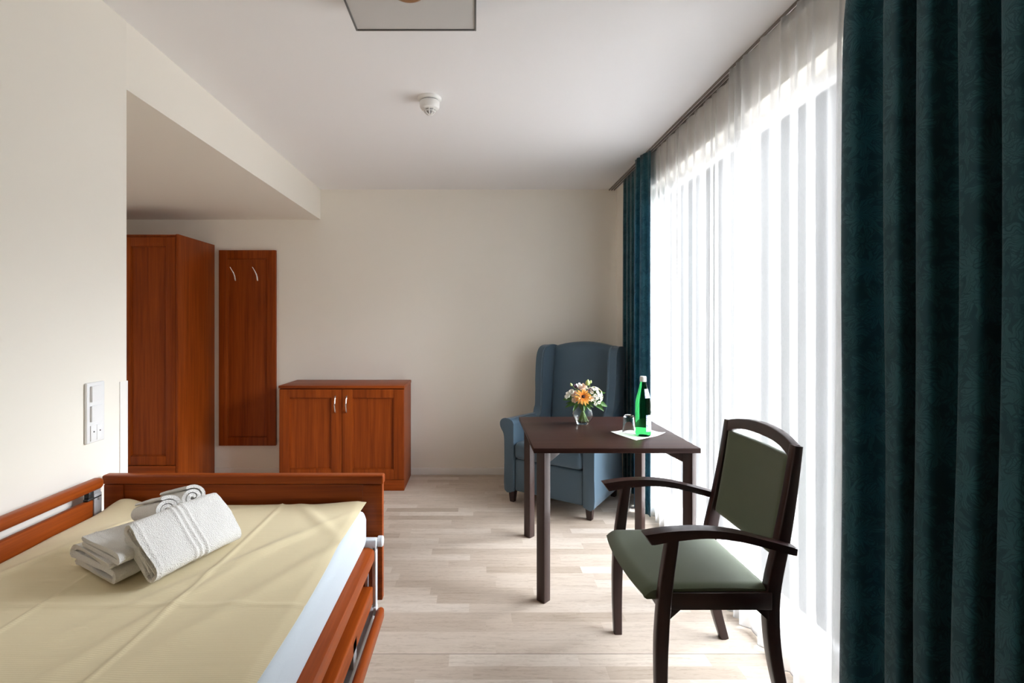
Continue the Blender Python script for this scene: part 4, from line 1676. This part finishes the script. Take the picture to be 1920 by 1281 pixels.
def curtain(name, y0, y1, xc, amp, knots, z0, z1, mat, label, cat, nu=360, nv=26, seed=0.0, lean=None, drift=0.012, top_pleat=0.35, endfn=None, thick=0.0, hem=None, sharp=False):
    ph = phase_from_knots(knots)

    def f(u, v):
        s = y0 + (y1 - y0) * u
        z = z0 + (z1 - z0) * v
        low = 1 - v
        wob = drift * mnoise.noise(Vector((s * 5 + seed, z * 0.9, seed)))
        y = s + wob * low
        if lean:
            y += lean(u, low)
        p = ph(s)
        a = amp(s) if callable(amp) else amp
        a *= (top_pleat + (1 - top_pleat) * min(1, low / 0.12)) * (0.9 + 0.25 * low)
        c = math.cos(p)
        if sharp:
            c = 2.3 * math.exp(2.8 * (c - 1)) - 0.7
        sh = c + 0.22 * math.cos(2 * p + seed) + 0.30 * mnoise.noise(Vector((s * 14, z * 0.6, seed + 3)))
        x = xc - a * sh
        y += 0.35 * a * math.sin(2 * p) * min(1, low / 0.1)
        if v > 0.965:
            k = (v - 0.965) / 0.035
            x += 0.004 * k * math.cos(p * 2.0)
        if endfn:
            x, y = endfn(x, y, u, low)
        return Vector((x, y, z))
    # arc length for the cloth coordinates
    acc = [0.0]
    for i in range(1, nu):
        acc.append(acc[-1] + (f(i / (nu - 1), 0.5) - f((i - 1) / (nu - 1), 0.5)).length)
    b = bmn()
    g = grid(b, nu, nv, lambda u, v: f(u, v), lambda u, v: (acc[min(nu - 1, int(round(u * (nu - 1))))], z0 + (z1 - z0) * v))
    if thick:
        bmesh.ops.recalc_face_normals(b, faces=b.faces[:])
        bmesh.ops.solidify(b, geom=b.faces[:], thickness=thick)
    org = (xc, (y0 + y1) / 2, z0)
    o = obj(name, b, mat, origin=org, smooth=180, normals=False)
    tagit(o, label, cat)
    ROOT[o.name] = Matrix.Translation(Vector(org))
    if hem:
        b = bmn()
        tube(b, [f(i / (nu - 1), 0.0) + Vector((0, 0, 0.002)) for i in range(0, nu, 2)], hem, 5)
        obj('hem', b, M['hem'], o)
    return o, f


def sheer_knots(a, b_, mean, seed):
    rnd = random.Random(seed)
    ks = [a - 0.03]
    while ks[-1] < b_ + 0.1:
        ks.append(ks[-1] + mean * rnd.choice((0.45, 0.65, 0.85, 1.1, 1.6)))
    return ks


ZTOP = ZC - 0.012
curtain('sheer_curtain', 2.285, 3.60, 1.230, lambda s: 0.011, sheer_knots(2.285, 3.60, 0.082, 3), 0.012, ZTOP, M['sheer'],
        'white sheer curtain beside the far teal curtain', 'curtain', nu=640, nv=40, seed=1.7, sharp=True, top_pleat=0.8, hem=0.0022)
curtain('sheer_curtain', 1.565, 2.405, 1.196, lambda s: 0.011 + 0.006 * max(0, (1.85 - s) / 0.3), sheer_knots(1.565, 2.405, 0.088, 11), 0.012, ZTOP, M['sheer'],
        'white sheer curtain behind the green armchair, beside the near teal curtain', 'curtain', nu=520, nv=40, seed=6.2, sharp=True, top_pleat=0.8, hem=0.0022,
        lean=lambda u, low: 0.05 * low * math.exp(-(u / 0.10) ** 2))


def far_end(x, y, u, low):
    # near edge turns back towards the window
    if u < 0.16:
        k = (0.16 - u) / 0.16
        x = x + (1.200 - x) * k ** 1.2
    if u > 0.30:
        k = min(1.0, (u - 0.30) / 0.16)
        k = k * k * (3 - 2 * k)
        x = x + ((1.226 + (x - 1.166) * 0.28) - x) * k
    return x, y


curtain('teal_curtain', 3.475, 4.20, 1.166, 0.026, [3.555, 3.655, 3.765, 3.88, 3.98, 4.08, 4.18, 4.28], 0.022, ZTOP, M['teal'],
        'teal damask curtain at the far end of the window beside the wing chair', 'curtain', nu=300, nv=30, seed=2.4, thick=0.0016, endfn=far_end)
curtain('teal_curtain', 0.985, 1.555, 1.150, 0.034, [0.965, 1.065, 1.16, 1.278, 1.366, 1.53, 1.64], 0.022, ZTOP, M['teal'],
        'wide dark teal damask curtain at the right edge, nearest the viewer', 'curtain', nu=360, nv=30, seed=8.8, thick=0.0016, drift=0.025)
